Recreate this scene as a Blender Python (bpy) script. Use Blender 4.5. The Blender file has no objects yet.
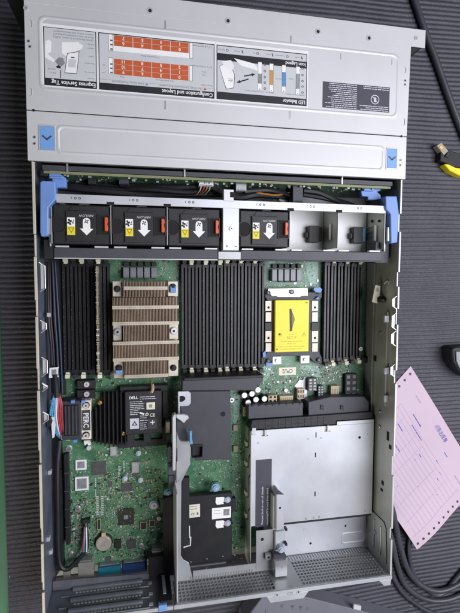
import bpy, math, random
from mathutils import Vector, Matrix
random.seed(7)
sc = bpy.context.scene
COL = sc.collection
S = 0.001                                  # millimetres -> metres

# ------------------------------------------------------------ camera pose (mm, radians)
CAM = Vector((-107.847, 39.615, 606.535))
ROT = (-0.0654708, -0.2004367, 0.0035)
FPX = 460.03
from mathutils import Euler
RM = Euler(ROT, 'XYZ').to_matrix()

def pt(x, y, z):
    """point of the place seen at photo position x, y that lies at height z (mm)"""
    d = RM @ Vector(((x-230)/FPX, (306.5-y)/FPX, -1.0))
    t = (z-CAM.z)/d.z
    p = CAM + d*t
    return p.x, p.y

def rc(xl, yt, xr, yb, z):
    xm, ym = (xl+xr)/2, (yt+yb)/2
    return pt(xl, ym, z)[0], pt(xr, ym, z)[0], pt(xm, yb, z)[1], pt(xm, yt, z)[1]

# ------------------------------------------------------------ materials
MATS = {}
def mat(name, col, rough=.5, metal=0., nscale=60., namt=.12, bump=0., bscale=400., spec=.5, emis=None):
    m = bpy.data.materials.new(name); m.use_nodes = True
    nt = m.node_tree; b = nt.nodes['Principled BSDF']
    b.inputs['Roughness'].default_value = rough
    b.inputs['Metallic'].default_value = metal
    b.inputs['Specular IOR Level'].default_value = spec
    tc = nt.nodes.new('ShaderNodeTexCoord')
    if namt > 0:
        n = nt.nodes.new('ShaderNodeTexNoise'); n.inputs['Scale'].default_value = nscale
        n.inputs['Detail'].default_value = 6
        nt.links.new(tc.outputs['Object'], n.inputs['Vector'])
        r = nt.nodes.new('ShaderNodeValToRGB')
        r.color_ramp.elements[0].position = .3; r.color_ramp.elements[1].position = .7
        r.color_ramp.elements[0].color = (*[c*(1-namt) for c in col], 1)
        r.color_ramp.elements[1].color = (*[min(1, c*(1+namt)) for c in col], 1)
        nt.links.new(n.outputs['Fac'], r.inputs['Fac'])
        nt.links.new(r.outputs['Color'], b.inputs['Base Color'])
        rr = nt.nodes.new('ShaderNodeMapRange')
        rr.inputs['To Min'].default_value = max(0, rough-.08); rr.inputs['To Max'].default_value = min(1, rough+.1)
        nt.links.new(n.outputs['Fac'], rr.inputs['Value'])
        nt.links.new(rr.outputs['Result'], b.inputs['Roughness'])
    else:
        b.inputs['Base Color'].default_value = (*col, 1)
    if bump > 0:
        n2 = nt.nodes.new('ShaderNodeTexNoise'); n2.inputs['Scale'].default_value = bscale
        n2.inputs['Detail'].default_value = 4
        nt.links.new(tc.outputs['Object'], n2.inputs['Vector'])
        bp = nt.nodes.new('ShaderNodeBump'); bp.inputs['Strength'].default_value = bump
        bp.inputs['Distance'].default_value = .001
        nt.links.new(n2.outputs['Fac'], bp.inputs['Height'])
        nt.links.new(bp.outputs['Normal'], b.inputs['Normal'])
    MATS[name] = m
    return m

mat('zinc', (.58, .585, .59), .42, .4, 35, .05, .06, 900)
mat('zinc_cover', (.60, .60, .605), .48, .22, 14, .03, .03, 1200)
mat('zinc_dull', (.36, .37, .37), .45, .6, 30, .12, .05, 700)
mat('rim', (.62, .58, .47), .45, .3, 30, .1)
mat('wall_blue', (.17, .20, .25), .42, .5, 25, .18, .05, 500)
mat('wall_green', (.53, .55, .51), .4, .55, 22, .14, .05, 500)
mat('white_metal', (.56, .575, .60), .40, .35, 16, .10, .05, 700)
mat('zinc_mid', (.44, .445, .45), .42, .5, 22, .12, .05, 600)
mat('dark_zinc', (.21, .22, .245), .32, .55, 30, .15, .05, 500)
mat('screw_blue', (.2, .42, .62), .4, .1, 60, .05)
mat('steel_bright', (.78, .78, .78), .25, .8, 60, .06)
mat('screw_steel', (.62, .62, .62), .3, .8, 200, .1)
mat('black_plastic', (.012, .012, .013), .5, 0, 60, .15, .15, 1500)
mat('black_matte', (.011, .011, .012), .6, 0, 60, .2, .1, 900)
mat('grey_plastic', (.045, .045, .056), .5, 0, 40, .08, .12, 2200)
mat('bar_plastic', (.05, .05, .062), .5, 0, 40, .08, .12, 2200)
mat('blue_plastic', (.15, .27, .58), .45, 0, 40, .05)
mat('blue_button', (.17, .34, .66), .45, 0, 40, .04)
mat('orange', (.62, .10, .025), .4, 0, 40, .05)
mat('white_ink', (.82, .82, .8), .55, 0, 60, .04)
mat('label_grey', (.55, .56, .57), .5, 0, 60, .03)
mat('label_white', (.78, .78, .78), .5, 0, 60, .03)
mat('label_black', (.013, .013, .018), .5, 0, 60, .05)
mat('label_dark', (.055, .055, .075), .5, 0, 60, .05)
mat('label_text', (.08, .08, .09), .55, 0, 60, 0)
mat('label_light_text', (.55, .55, .6), .55, 0, 60, 0)
mat('rust', (.52, .1, .028), .5, 0, 60, .06)
mat('label_orange', (.55, .27, .08), .5, 0, 60, 0)
mat('label_blue', (.1, .25, .5), .5, 0, 60, 0)
mat('label_red', (.5, .04, .03), .5, 0, 60, 0)
mat('yellow', (.84, .70, .006), .42, 0, 40, .03)
mat('yellow_sticker', (.75, .62, .03), .5, 0, 40, .03)
mat('yellow_plug', (.85, .70, .01), .4, 0, 40, .04)
mat('yellow_ink', (.23, .18, .01), .5, 0, 40, 0)
mat('nickel', (.62, .56, .46), .35, .5, 60, .06)
mat('clip_metal', (.33, .285, .235), .35, .5, 80, .2)
mat('bronze_fin', (.34, .25, .175), .42, .55, 90, .14)
mat('fin_band', (.52, .46, .37), .4, .45, 90, .08)
mat('heat_black', (.013, .013, .014), .4, .2, 60, .15)
mat('gold', (.75, .5, .16), .3, .85, 60, .06)
mat('slot_black', (.010, .010, .011), .42, 0, 60, .15)
mat('latch_white', (.74, .71, .56), .5, 0, 60, .06)
mat('latch_black', (.02, .02, .022), .5, 0, 60, .06)
mat('choke', (.17, .178, .185), .45, .3, 80, .12)
mat('chip', (.075, .078, .075), .35, 0, 200, .1)
mat('chip_green', (.028, .032, .024), .4, 0, 80, .1)
mat('smd_tan', (.30, .27, .17), .5, 0, 200, .2)
mat('smd_grey', (.30, .31, .31), .4, .3, 200, .2)
mat('smd_dark', (.02, .02, .02), .5, 0, 200, .2)
mat('smd_white', (.5, .53, .48), .5, 0, 200, .1)
mat('solder', (.5, .52, .5), .35, .5, 200, .1)
mat('tan_plastic', (.55, .44, .28), .5, 0, 60, .08)
mat('teal', (.012, .13, .18), .4, 0, 60, .06)
mat('navy', (.012, .035, .11), .4, 0, 60, .06)
mat('port_metal', (.55, .52, .46), .35, .7, 60, .1)
mat('cable_black', (.012, .012, .014), .45, 0, 60, .1, .1, 900)
mat('cable_grey', (.052, .052, .064), .4, 0, 60, .1)
mat('cable_blue', (.12, .36, .56), .45, 0, 300, .25)
mat('cable_navy', (.02, .035, .06), .5, 0, 300, .3)
mat('cable_maroon', (.05, .022, .026), .5, 0, 300, .3)
mat('cable_red', (.4, .05, .06), .5, 0, 300, .2)
mat('cable_orange', (.45, .2, .04), .5, 0, 300, .2)
mat('cap_top', (.72, .70, .70), .35, .4, 60, .05)
mat('cap_blue', (.1, .42, .6), .4, 0, 60, .05)
mat('paper', (.56, .44, .515), .75, 0, 12, .03)
mat('paper_line', (.34, .28, .42), .7, 0, 12, 0)
mat('paper_ink', (.12, .13, .42), .7, 0, 12, 0)
mat('box_grey', (.17, .17, .20), .55, 0, 20, .06)
mat('box_mark', (.10, .10, .13), .6, 0, 20, 0)
mat('clear_plug', (.52, .47, .38), .18, .3, 60, .1)
mat('silver_blue', (.40, .48, .62), .35, .3, 60, .06)
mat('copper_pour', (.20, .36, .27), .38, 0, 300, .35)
mat('dark_hole', (.006, .006, .006), .8, 0, 60, 0)
mat('board_edge', (.20, .22, .11), .5, 0, 60, .1)
mat('floor_green', (.035, .17, .085), .5, 0, 8, .1)

def pcb_material(name, base, light):
    m = bpy.data.materials.new(name); m.use_nodes = True
    nt = m.node_tree; N = nt.nodes; L = nt.links; b = N['Principled BSDF']
    tc = N.new('ShaderNodeTexCoord')
    def noise(s, d=3):
        n = N.new('ShaderNodeTexNoise'); n.inputs['Scale'].default_value = s; n.inputs['Detail'].default_value = d
        L.new(tc.outputs['Object'], n.inputs['Vector']); return n
    def mix(a, bcol, fac):
        x = N.new('ShaderNodeMix'); x.data_type = 'RGBA'
        if isinstance(a, tuple): x.inputs['A'].default_value = (*a, 1)
        else: L.new(a, x.inputs['A'])
        if isinstance(bcol, tuple): x.inputs['B'].default_value = (*bcol, 1)
        else: L.new(bcol, x.inputs['B'])
        L.new(fac, x.inputs['Factor']); return x.outputs['Result']
    def ramp(v, a, c):
        r = N.new('ShaderNodeMapRange'); r.inputs['From Min'].default_value = a; r.inputs['From Max'].default_value = c
        L.new(v, r.inputs['Value']); return r.outputs['Result']
    def mul(a, c):
        x = N.new('ShaderNodeMath'); x.operation = 'MULTIPLY'; L.new(a, x.inputs[0]); 
        if isinstance(c, float): x.inputs[1].default_value = c
        else: L.new(c, x.inputs[1])
        return x.outputs[0]
    col = mix(tuple(c*.72 for c in base), base, ramp(noise(28).outputs['Fac'], .4, .6))
    # copper traces: bands turned 45 degrees, broken up by large patches
    for ang, sc_, th, pn in ((45, 330., .80, 60), (0, 300., .86, 85), (90, 280., .86, 70)):
        mp = N.new('ShaderNodeMapping'); mp.inputs['Rotation'].default_value[2] = math.radians(ang)
        L.new(tc.outputs['Object'], mp.inputs['Vector'])
        w = N.new('ShaderNodeTexWave'); w.inputs['Scale'].default_value = sc_; w.inputs['Distortion'].default_value = .0
        L.new(mp.outputs['Vector'], w.inputs['Vector'])
        f = mul(ramp(w.outputs['Fac'], th, th+.1), ramp(noise(pn, 1).outputs['Fac'], .52, .58))
        col = mix(col, light, mul(f, .8))
    v = N.new('ShaderNodeTexVoronoi'); v.inputs['Scale'].default_value = 420; L.new(tc.outputs['Object'], v.inputs['Vector'])
    f = mul(ramp(v.outputs['Distance'], .24, .16), ramp(noise(50, 2).outputs['Fac'], .42, .52))
    col = mix(col, (.42, .5, .38), mul(f, .9))
    v2 = N.new('ShaderNodeTexVoronoi'); v2.inputs['Scale'].default_value = 260; v2.distance = 'CHEBYCHEV'
    L.new(tc.outputs['Object'], v2.inputs['Vector'])
    f = mul(ramp(v2.outputs['Distance'], .2, .15), ramp(noise(70, 2).outputs['Fac'], .54, .6))
    col = mix(col, (.5, .52, .46), mul(f, .7))
    L.new(col, b.inputs['Base Color'])
    b.inputs['Roughness'].default_value = .38
    bp = N.new('ShaderNodeBump'); bp.inputs['Strength'].default_value = .2; bp.inputs['Distance'].default_value = .0005
    L.new(noise(900).outputs['Fac'], bp.inputs['Height']); L.new(bp.outputs['Normal'], b.inputs['Normal'])
    MATS[name] = m
pcb_material('pcb', (.062, .18, .088), (.17, .34, .19))

def mat_rubber():
    m = bpy.data.materials.new('rubber'); m.use_nodes = True
    nt = m.node_tree; N = nt.nodes; L = nt.links; b = N['Principled BSDF']
    tc = N.new('ShaderNodeTexCoord')
    n = N.new('ShaderNodeTexNoise'); n.inputs['Scale'].default_value = 14; n.inputs['Detail'].default_value = 8
    n.inputs['Roughness'].default_value = .7
    L.new(tc.outputs['Object'], n.inputs['Vector'])
    r = N.new('ShaderNodeValToRGB')
    r.color_ramp.elements[0].position = .3; r.color_ramp.elements[0].color = (.035, .034, .045, 1)
    r.color_ramp.elements[1].position = .72; r.color_ramp.elements[1].color = (.057, .055, .071, 1)
    L.new(n.outputs['Fac'], r.inputs['Fac'])
    # grains of dust and lint
    v = N.new('ShaderNodeTexVoronoi'); v.inputs['Scale'].default_value = 55
    n4 = N.new('ShaderNodeTexNoise'); n4.inputs['Scale'].default_value = 300
    L.new(tc.outputs['Object'], n4.inputs['Vector'])
    mp = N.new('ShaderNodeMix'); mp.data_type = 'VECTOR'; mp.inputs['Factor'].default_value = .012
    L.new(tc.outputs['Object'], mp.inputs['A']); L.new(n4.outputs['Color'], mp.inputs['B'])
    L.new(mp.outputs['Result'], v.inputs['Vector'])
    wn = N.new('ShaderNodeTexWhiteNoise'); L.new(v.outputs['Position'], wn.inputs['Vector'])
    th = N.new('ShaderNodeMath'); th.operation = 'GREATER_THAN'; th.inputs[1].default_value = .82; L.new(wn.outputs['Value'], th.inputs[0])
    sm = N.new('ShaderNodeMapRange'); sm.inputs['From Min'].default_value = .075; sm.inputs['From Max'].default_value = .035
    L.new(v.outputs['Distance'], sm.inputs['Value'])
    mu = N.new('ShaderNodeMath'); mu.operation = 'MULTIPLY'; L.new(th.outputs[0], mu.inputs[0]); L.new(sm.outputs['Result'], mu.inputs[1])
    mx = N.new('ShaderNodeMix'); mx.data_type = 'RGBA'; mx.inputs['B'].default_value = (.42, .42, .42, 1)
    L.new(mu.outputs[0], mx.inputs['Factor']); L.new(r.outputs['Color'], mx.inputs['A'])
    L.new(mx.outputs['Result'], b.inputs['Base Color'])
    b.inputs['Roughness'].default_value = .55
    n2 = N.new('ShaderNodeTexNoise'); n2.inputs['Scale'].default_value = 500; n2.inputs['Detail'].default_value = 5
    L.new(tc.outputs['Object'], n2.inputs['Vector'])
    bp = N.new('ShaderNodeBump'); bp.inputs['Strength'].default_value = .55; bp.inputs['Distance'].default_value = .0012
    L.new(n2.outputs['Fac'], bp.inputs['Height']); L.new(bp.outputs['Normal'], b.inputs['Normal'])
    MATS['rubber'] = m
mat_rubber()

# ------------------------------------------------------------ mesh building
GLYPH = {}
def text_mesh(s, bold):
    k = (s, bold)
    if k not in GLYPH:
        cu = bpy.data.curves.new('t', 'FONT'); cu.body = s; cu.size = 1; cu.resolution_u = 2
        if bold: cu.offset = .018
        ob = bpy.data.objects.new('t', cu)
        me = bpy.data.meshes.new_from_object(ob)
        vs = [v.co.copy() for v in me.vertices]; fs = [tuple(p.vertices) for p in me.polygons]
        bpy.data.meshes.remove(me); bpy.data.objects.remove(ob); bpy.data.curves.remove(cu)
        if vs:
            x0 = min(v.x for v in vs); x1 = max(v.x for v in vs); y0 = min(v.y for v in vs); y1 = max(v.y for v in vs)
        else: x0 = x1 = y0 = y1 = 0
        GLYPH[k] = (vs, fs, x0, x1, y0, y1)
    return GLYPH[k]

class MB:
    def __init__(s): s.v = []; s.f = []; s.m = []; s.mats = []
    def mi(s, m):
        if m not in s.mats: s.mats.append(m)
        return s.mats.index(m)
    def add(s, vs, fs, m):
        o = len(s.v); s.v += [tuple(v) for v in vs]; i = s.mi(m)
        for f in fs: s.f.append(tuple(o+k for k in f)); s.m.append(i)
        return s
    def box(s, x0, x1, y0, y1, z0, z1, m):
        vs = [(x0,y0,z0),(x1,y0,z0),(x1,y1,z0),(x0,y1,z0),(x0,y0,z1),(x1,y0,z1),(x1,y1,z1),(x0,y1,z1)]
        return s.add(vs, [(3,2,1,0),(4,5,6,7),(0,1,5,4),(1,2,6,5),(2,3,7,6),(3,0,4,7)], m)
    def rbox(s, cx, cy, lx, ly, z0, z1, ang, m):
        c, n = math.cos(ang), math.sin(ang); vs = []
        for z in (z0, z1):
            for a, b in ((-1,-1),(1,-1),(1,1),(-1,1)):
                x, y = a*lx/2, b*ly/2; vs.append((cx+x*c-y*n, cy+x*n+y*c, z))
        return s.add(vs, [(3,2,1,0),(4,5,6,7),(0,1,5,4),(1,2,6,5),(2,3,7,6),(3,0,4,7)], m)
    def pbox(s, xl, yt, xr, yb, z0, z1, m):           # by photo position of its top face
        a, b, c, d = rc(xl, yt, xr, yb, z1)
        return s.box(min(a,b), max(a,b), min(c,d), max(c,d), z0, z1, m)
    def prism(s, pts, z0, z1, m):
        ar = sum(pts[i][0]*pts[(i+1) % len(pts)][1]-pts[(i+1) % len(pts)][0]*pts[i][1] for i in range(len(pts)))
        if ar < 0: pts = pts[::-1]
        n = len(pts)
        vs = [(x, y, z0) for x, y in pts]+[(x, y, z1) for x, y in pts]
        fs = [tuple(range(n-1, -1, -1)), tuple(range(n, 2*n))]+[(i, (i+1) % n, n+(i+1) % n, n+i) for i in range(n)]
        return s.add(vs, fs, m)
    def pprism(s, ppts, z0, z1, m):
        return s.prism([pt(x, y, z1) for x, y in ppts], z0, z1, m)
    def vprism(s, pts, y0, y1, m):                     # outline in X,Z extruded along Y
        n = len(pts)
        vs = [(x, y0, z) for x, z in pts]+[(x, y1, z) for x, z in pts]
        ar = sum(pts[i][0]*pts[(i+1) % n][1]-pts[(i+1) % n][0]*pts[i][1] for i in range(n))
        fs = [tuple(range(n)), tuple(range(2*n-1, n-1, -1))]+[(i, n+i, n+(i+1) % n, (i+1) % n) for i in range(n)]
        if ar < 0: fs = [f[::-1] for f in fs]
        return s.add(vs, fs, m)
    def cyl(s, cx, cy, r, z0, z1, m, n=20, r2=None):
        r2 = r if r2 is None else r2
        vs = [(cx+r*math.cos(2*math.pi*i/n), cy+r*math.sin(2*math.pi*i/n), z0) for i in range(n)]
        vs += [(cx+r2*math.cos(2*math.pi*i/n), cy+r2*math.sin(2*math.pi*i/n), z1) for i in range(n)]
        return s.add(vs, [tuple(range(n-1,-1,-1)), tuple(range(n,2*n))]+[(i,(i+1)%n,n+(i+1)%n,n+i) for i in range(n)], m)
    def ring(s, cx, cy, r0, r1, z0, z1, m, n=28):
        vs = []
        for r, z in ((r0,z0),(r1,z0),(r1,z1),(r0,z1)):
            vs += [(cx+r*math.cos(2*math.pi*i/n), cy+r*math.sin(2*math.pi*i/n), z) for i in range(n)]
        fs = []
        for k in range(4):
            a, b = k*n, ((k+1) % 4)*n
            fs += [(a+i, a+(i+1)%n, b+(i+1)%n, b+i) for i in range(n)]
        return s.add(vs, fs, m)
    def tube(s, pts, r, m, n=8, smooth=6):
        P = [Vector(p) for p in pts]
        if smooth and len(P) > 2:
            Q = []
            for i in range(len(P)-1):
                p0 = P[max(i-1,0)]; p1 = P[i]; p2 = P[i+1]; p3 = P[min(i+2, len(P)-1)]
                for k in range(smooth):
                    t = k/smooth
                    Q.append(.5*((2*p1)+(p2-p0)*t+(2*p0-5*p1+4*p2-p3)*t*t+(3*p1-p0-3*p2+p3)*t**3))
            Q.append(P[-1]); P = Q
        up = Vector((0,0,1)); vs = []
        for i, p in enumerate(P):
            d = (P[min(i+1,len(P)-1)]-P[max(i-1,0)]).normalized()
            u = up - d*up.dot(d)
            if u.length < 1e-3: u = Vector((1,0,0)) - d*d.x
            u.normalize(); w = d.cross(u)
            vs += [p+(u*math.cos(2*math.pi*k/n)+w*math.sin(2*math.pi*k/n))*r for k in range(n)]
        fs = [tuple(range(n-1,-1,-1)), tuple(range(len(vs)-n, len(vs)))]
        for i in range(len(P)-1):
            fs += [(i*n+k, i*n+(k+1)%n, (i+1)*n+(k+1)%n, (i+1)*n+k) for k in range(n)]
        return s.add(vs, fs, m)
    def frame(s, x0, x1, y0, y1, t, z0, z1, m):        # flat picture-frame of four butted bars
        s.box(x0, x1, y1-t, y1, z0, z1, m); s.box(x0, x1, y0, y0+t, z0, z1, m)
        s.box(x0, x0+t, y0+t, y1-t, z0, z1, m); return s.box(x1-t, x1, y0+t, y1-t, z0, z1, m)
    def text(s, st, cx, cy, z, h, m, ang=0, width=None, align='c', bold=False):
        vs, fs, x0, x1, y0, y1 = text_mesh(st, bold)
        if not vs: return s
        k = h/.72; kx = k
        if width: kx = width/(x1-x0)
        ox = {'c': (x0+x1)/2, 'l': x0, 'r': x1}[align]
        c, n = math.cos(ang), math.sin(ang)
        out = []
        for v in vs:
            x, y = (v.x-ox)*kx, (v.y-.36)*k
            out.append((cx+x*c-y*n, cy+x*n+y*c, z))
        return s.add(out, fs, m)
    def words(s, x, y, z, w, h, m, ang=0, seed=0):      # print too small to read
        r = random.Random(seed+int(x*13+y*7)); c, n = math.cos(ang), math.sin(ang); t = 0
        while t < w:
            l = min(r.uniform(1.6, 5.5)*h, w-t)
            mx = t+l/2; s.rbox(x+mx*c, y+mx*n, l, h*r.uniform(.55, .8), z-.02, z+.01, ang, m); t += l+.55*h
        return s
    def build(s, name, parent=None, bevel=0., loc=None, smooth=False, seg=1):
        me = bpy.data.meshes.new(name)
        lo = Vector(loc) if loc else Vector((0,0,0))
        me.from_pydata([((v[0]-lo.x)*S, (v[1]-lo.y)*S, (v[2]-lo.z)*S) for v in s.v], [], s.f)
        for m in s.mats: me.materials.append(MATS[m])
        me.polygons.foreach_set('material_index', s.m)
        if smooth:
            me.polygons.foreach_set('use_smooth', [True]*len(me.polygons))
        me.update()
        o = bpy.data.objects.new(name, me); COL.objects.link(o)
        if loc: o.location = lo*S
        if smooth:
            me.set_sharp_from_angle(angle=math.radians(40))
        if parent is not None:
            o.parent = parent
            if parent.parent is None and not loc: o.location = -parent.location
            elif not loc: o.location = (0,0,0)
            else: o.location = lo*S - world_loc(parent)
        if bevel:
            b = o.modifiers.new('bevel', 'BEVEL'); b.width = bevel*S; b.segments = seg
            b.limit_method = 'ANGLE'; b.angle_limit = math.radians(50)
        return o
def world_loc(o):
    v = Vector((0,0,0))
    while o is not None: v = v+o.location; o = o.parent
    return v
def tag(o, label, cat, group=None):
    o['label'] = label; o['category'] = cat
    if group: o['group'] = group
    return o
def thing(name, loc, label, cat, group=None):
    o = bpy.data.objects.new(name, None); COL.objects.link(o); o.location = Vector(loc)*S
    o.empty_display_size = .02
    return tag(o, label, cat, group)
def part(name, parent): return name, parent
PI = math.pi

# ============================================================ setting: floor
b = MB(); b.box(-3000, 3000, -3000, 3000, -14, -5.2, 'floor_green')
o = b.build('floor'); o['kind'] = 'structure'

# ============================================================ ribbed rubber mat
def ribbed_mat():
    pitch = 6.4; prof = [(0,-1.0),(.13,-.86),(.28,-.28),(.42,-.03),(.56,-.03),(.72,-.28),(.87,-.86)]
    e0 = pt(0, 285, -1); e1 = pt(9, 613, -1)
    def xedge(y): return e0[0]+(e1[0]-e0[0])*(y-e0[1])/(e1[1]-e0[1])
    nx = 46; rows = []; Y0, Y1 = -760, 620
    y = Y0
    ys = []
    while y < Y1:
        ys += [(y+a*pitch, z) for a, z in prof]; y += pitch
    vs = []; fs = []
    r = random.Random(3)
    for i, (yy, z) in enumerate(ys):
        for k in range(nx+1):
            x = xedge(yy)+(900-xedge(yy))*(k/nx)**1.6
            w = .028*x+1.1*math.sin(x*.011+yy*.004)+.5*math.sin(x*.037+yy*.02)
            g = 0
            if x < -212: g = .35*math.sin(x*.3+i*1.7)+r.uniform(-.3, .3)   # worn left margin
            # a shallow crease across the left margin
            cy = -118+.42*(x+250)
            if x < -200: g += 1.3*math.exp(-((yy-cy)/3.2)**2)
            vs.append((x, yy+w, z+g*.6))
    for i in range(len(ys)-1):
        for k in range(nx):
            a = i*(nx+1)+k; fs.append((a, a+1, a+nx+2, a+nx+1))
    b = MB(); b.add(vs, fs, 'rubber')
    # cut edge and underside
    n = len(ys)
    base = [(vs[i*(nx+1)][0], vs[i*(nx+1)][1], -5) for i in range(n)]
    b.add([vs[i*(nx+1)] for i in range(n)]+base, [(i, n+i, n+i+1, i+1) for i in range(n-1)], 'rubber')
    b.box(xedge(Y0)+1, 899, Y0, Y1, -5.0, -2.6, 'rubber')
    return b.build('rubber_mat', smooth=True)
tag(ribbed_mat(), 'black ribbed rubber mat lying under the opened server', 'floor mat')

# ============================================================ SERVER
H = 86.8
sv = thing('rack_server', (0, 0, 0), 'large opened rack server with grey front cover and green main board exposed', 'server')
XW = 214.2; YR = -348; YL = 160
# floor pan, side walls
b = MB(); b.box(-XW, XW, YR, 338, .0, 1.6, 'zinc_dull'); b.build('chassis_tray', sv)

def side_wall(sgn):
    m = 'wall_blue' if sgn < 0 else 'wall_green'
    b = MB()
    xo, xi = sgn*XW, sgn*(XW-1.4)
    # top edge with notches between the rail hooks
    notch = [(118, 96), (28, 46), (-20, 0), (-95, -78), (-215, -190), (-300, -285)] if sgn > 0 else [(84, 60), (14, -4), (-60, -84), (-150, -166), (-238, -256), (-300, -312)]
    segs = []; y = YL-1
    for a, c in notch:
        a, c = max(a, c), min(a, c)
        segs.append((a, y, H-1.2)); segs.append((c, a, H-5.5)); y = c
    segs.append((YR, y, H-1.2))
    for y0, y1, zt in segs:
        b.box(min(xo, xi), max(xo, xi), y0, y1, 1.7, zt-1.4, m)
    o = b.build('side_wall', sv)
    # rolled rim on top of the wall
    b2 = MB()
    w = 3.0 if sgn < 0 else 2.4
    for y0, y1, zt in segs:
        wi = w if zt > H-3 else w*.7
        b2.box(min(xo, xo-sgn*wi), max(xo, xo-sgn*wi), y0, y1, zt-1.4, zt, 'rim' if sgn < 0 else 'zinc')
    b2.build('wall_rim', o, bevel=.4)
    return o
wl = side_wall(-1); wr = side_wall(1)

def hook(y0, y1, x, sgn, parent):
    """bent wire-like rail hook: a trapezoid loop standing off the wall"""
    b = MB(); d = 5.5*sgn
    b.tube([(x, y1, 84), (x-d, y1-4, 83), (x-d, y0+4, 83), (x, y0, 84)], .8, 'steel_bright', 6, 0)
    b.prism([(x-d*.15, y1-1), (x-d*.8, y1-4), (x-d*.8, y0+4), (x-d*.15, y0+1)], 80.5, 82.2, 'zinc')
    b.build('rail_hook', parent, .2)
for a, c in ((296, 309), (313, 330), (331, 346), (364, 377)):
    y1 = pt(396, a, 84)[1]; y0 = pt(396, c, 84)[1]; hook(y0, y1, XW-2.6, 1, wr)
for a, c in ((262, 292), (320, 333), (357, 377), (383, 392), (412, 424)):
    y1 = pt(41, a, 84)[1]; y0 = pt(41, c, 84)[1]; hook(y0, y1, -XW+5, -1, wl)
# clip rail inside the right wall
b = MB(); b.pbox(386, 312, 389.5, 406, 62, 66, 'wall_green'); 
cr = b.build('clip_rail', sv, .4)
for yy in (319, 371, 399):
    b = MB(); b.pbox(384.5, yy-3.5, 389.5, yy+3.5, 66, 70, 'white_metal'); b.build('cable_clip', cr, .6)
# screws, bumps on the walls
for x, y, z, r in ((381, 333, 48, 1.6), (382, 383.5, 48, 2), (381, 427, 52, 2.2), (380.5, 412, 52, 1.3), (380, 488, 52, 1.2)):
    X, Y = pt(x, y, z); b = MB(); b.cyl(X, Y, r, z-4, z, 'screw_steel', 14); b.build('wall_screw', wr, .3)
for x, y, z in ((48, 315, 55), (51, 402, 40), (49, 473, 45), (50, 553, 45), (47.5, 540, 60)):
    X, Y = pt(x, y, z); b = MB(); b.box(X-1.5, X+2.5, Y-2.5, Y+2.5, z-6, z, 'zinc'); b.build('wall_tab', wl, .5)
for x, y, z, hx, hy in ((390, 436, 70, .6, 6), (391.5, 447, 76, .6, 3), (381, 483, 60, .8, 3), (380, 490, 58, .8, 2)):
    X, Y = pt(x, y, z)
    b = MB(); b.box(XW-1.55, XW-1.42, Y-hy, Y+hy, z-3, z+3, 'dark_hole'); b.build('wall_slit', wr)
X, Y = pt(373.5, 358, 30)
b = MB(); b.vprism([(XW-1.45, 0)]*0 or [(XW-1.46, 26), (XW-1.44, 26), (XW-1.44, 36), (XW-1.46, 36)], Y-4, Y+4, 'dark_hole'); b.build('wall_hole', wr)
# inner lining step along the foot of the right wall
b = MB(); b.box(209.5, XW-1.5, -283, 66, 1.7, 30, 'zinc_dull'); b.build('wall_lining', sv, .5)
# rounded tab at the rear end of the right wall (dark groove around it)
b = MB()
b.tube([(XW-1.7, -286, 30), (XW-1.7, -286, 66), (XW-1.7, -292, 72), (XW-1.7, -338, 76)], .7, 'label_black', 6, 0)
b.build('wall_groove', wr)
b = MB(); b.box(XW-2.6, XW-1.5, -336, -296, 58, 60, 'zinc'); b.box(XW-2.6, XW-1.5, -336, -296, 40, 42, 'zinc')
b.build('wall_rib', wr, .3)
X, Y = pt(376.5, 533, 46); b = MB(); b.cyl(X, Y, 3, 40, 46, 'white_metal', 16); b.cyl(X, Y, 1.2, 46, 46.2, 'dark_hole', 12); b.build('wall_screw', wr, .3)

# ---------------- front cover
ys = (pt(25.5, 109, H)[1]+pt(406.8, 137, H)[1])/2     # seam
ZC = H
b = MB()
XC = 217.6
b.prism([(-XC, ys+.5), (XC, ys+.5), (XC+2.4, 317.99), (-XC, 317.99)], ZC-1.2, ZC, 'zinc_cover')
b.box(-XC, 239, 318, 339, ZC-1.2, ZC, 'zinc_cover'); b.box(-239, -XC-.01, 326, 339, ZC-1.2, ZC, 'zinc_cover')
b.box(-XC, XC, ys+.5, 338, ZC-18, ZC-1.2, 'zinc_dull')
fc = b.build('front_cover', sv, .35)
b = MB(); b.box(-XC, XC, YL, ys-.5, ZC-1.2, ZC-.3, 'zinc_cover')
b.box(-XC, XC, YL, YL+1.2, ZC-7, ZC-1.2, 'zinc_dull')
bc = b.build('rear_cover_strip', sv, .35)
# the drive bays' dark body below the covers
for sg in (-1, 1):
    b = MB(); xa, xb = sorted((sg*(XW-1.4), sg*XW)); b.box(xa, xb, YL-.9, 317, 1.7, ZC-1.3, 'zinc_dull'); b.build('bay_side_wall', sv, .2)
b = MB(); b.box(-XW+1.6, XW-1.6, YL+8, 337, 1.7, ZC-19, 'black_matte'); b.build('drive_bay', sv)
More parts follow.
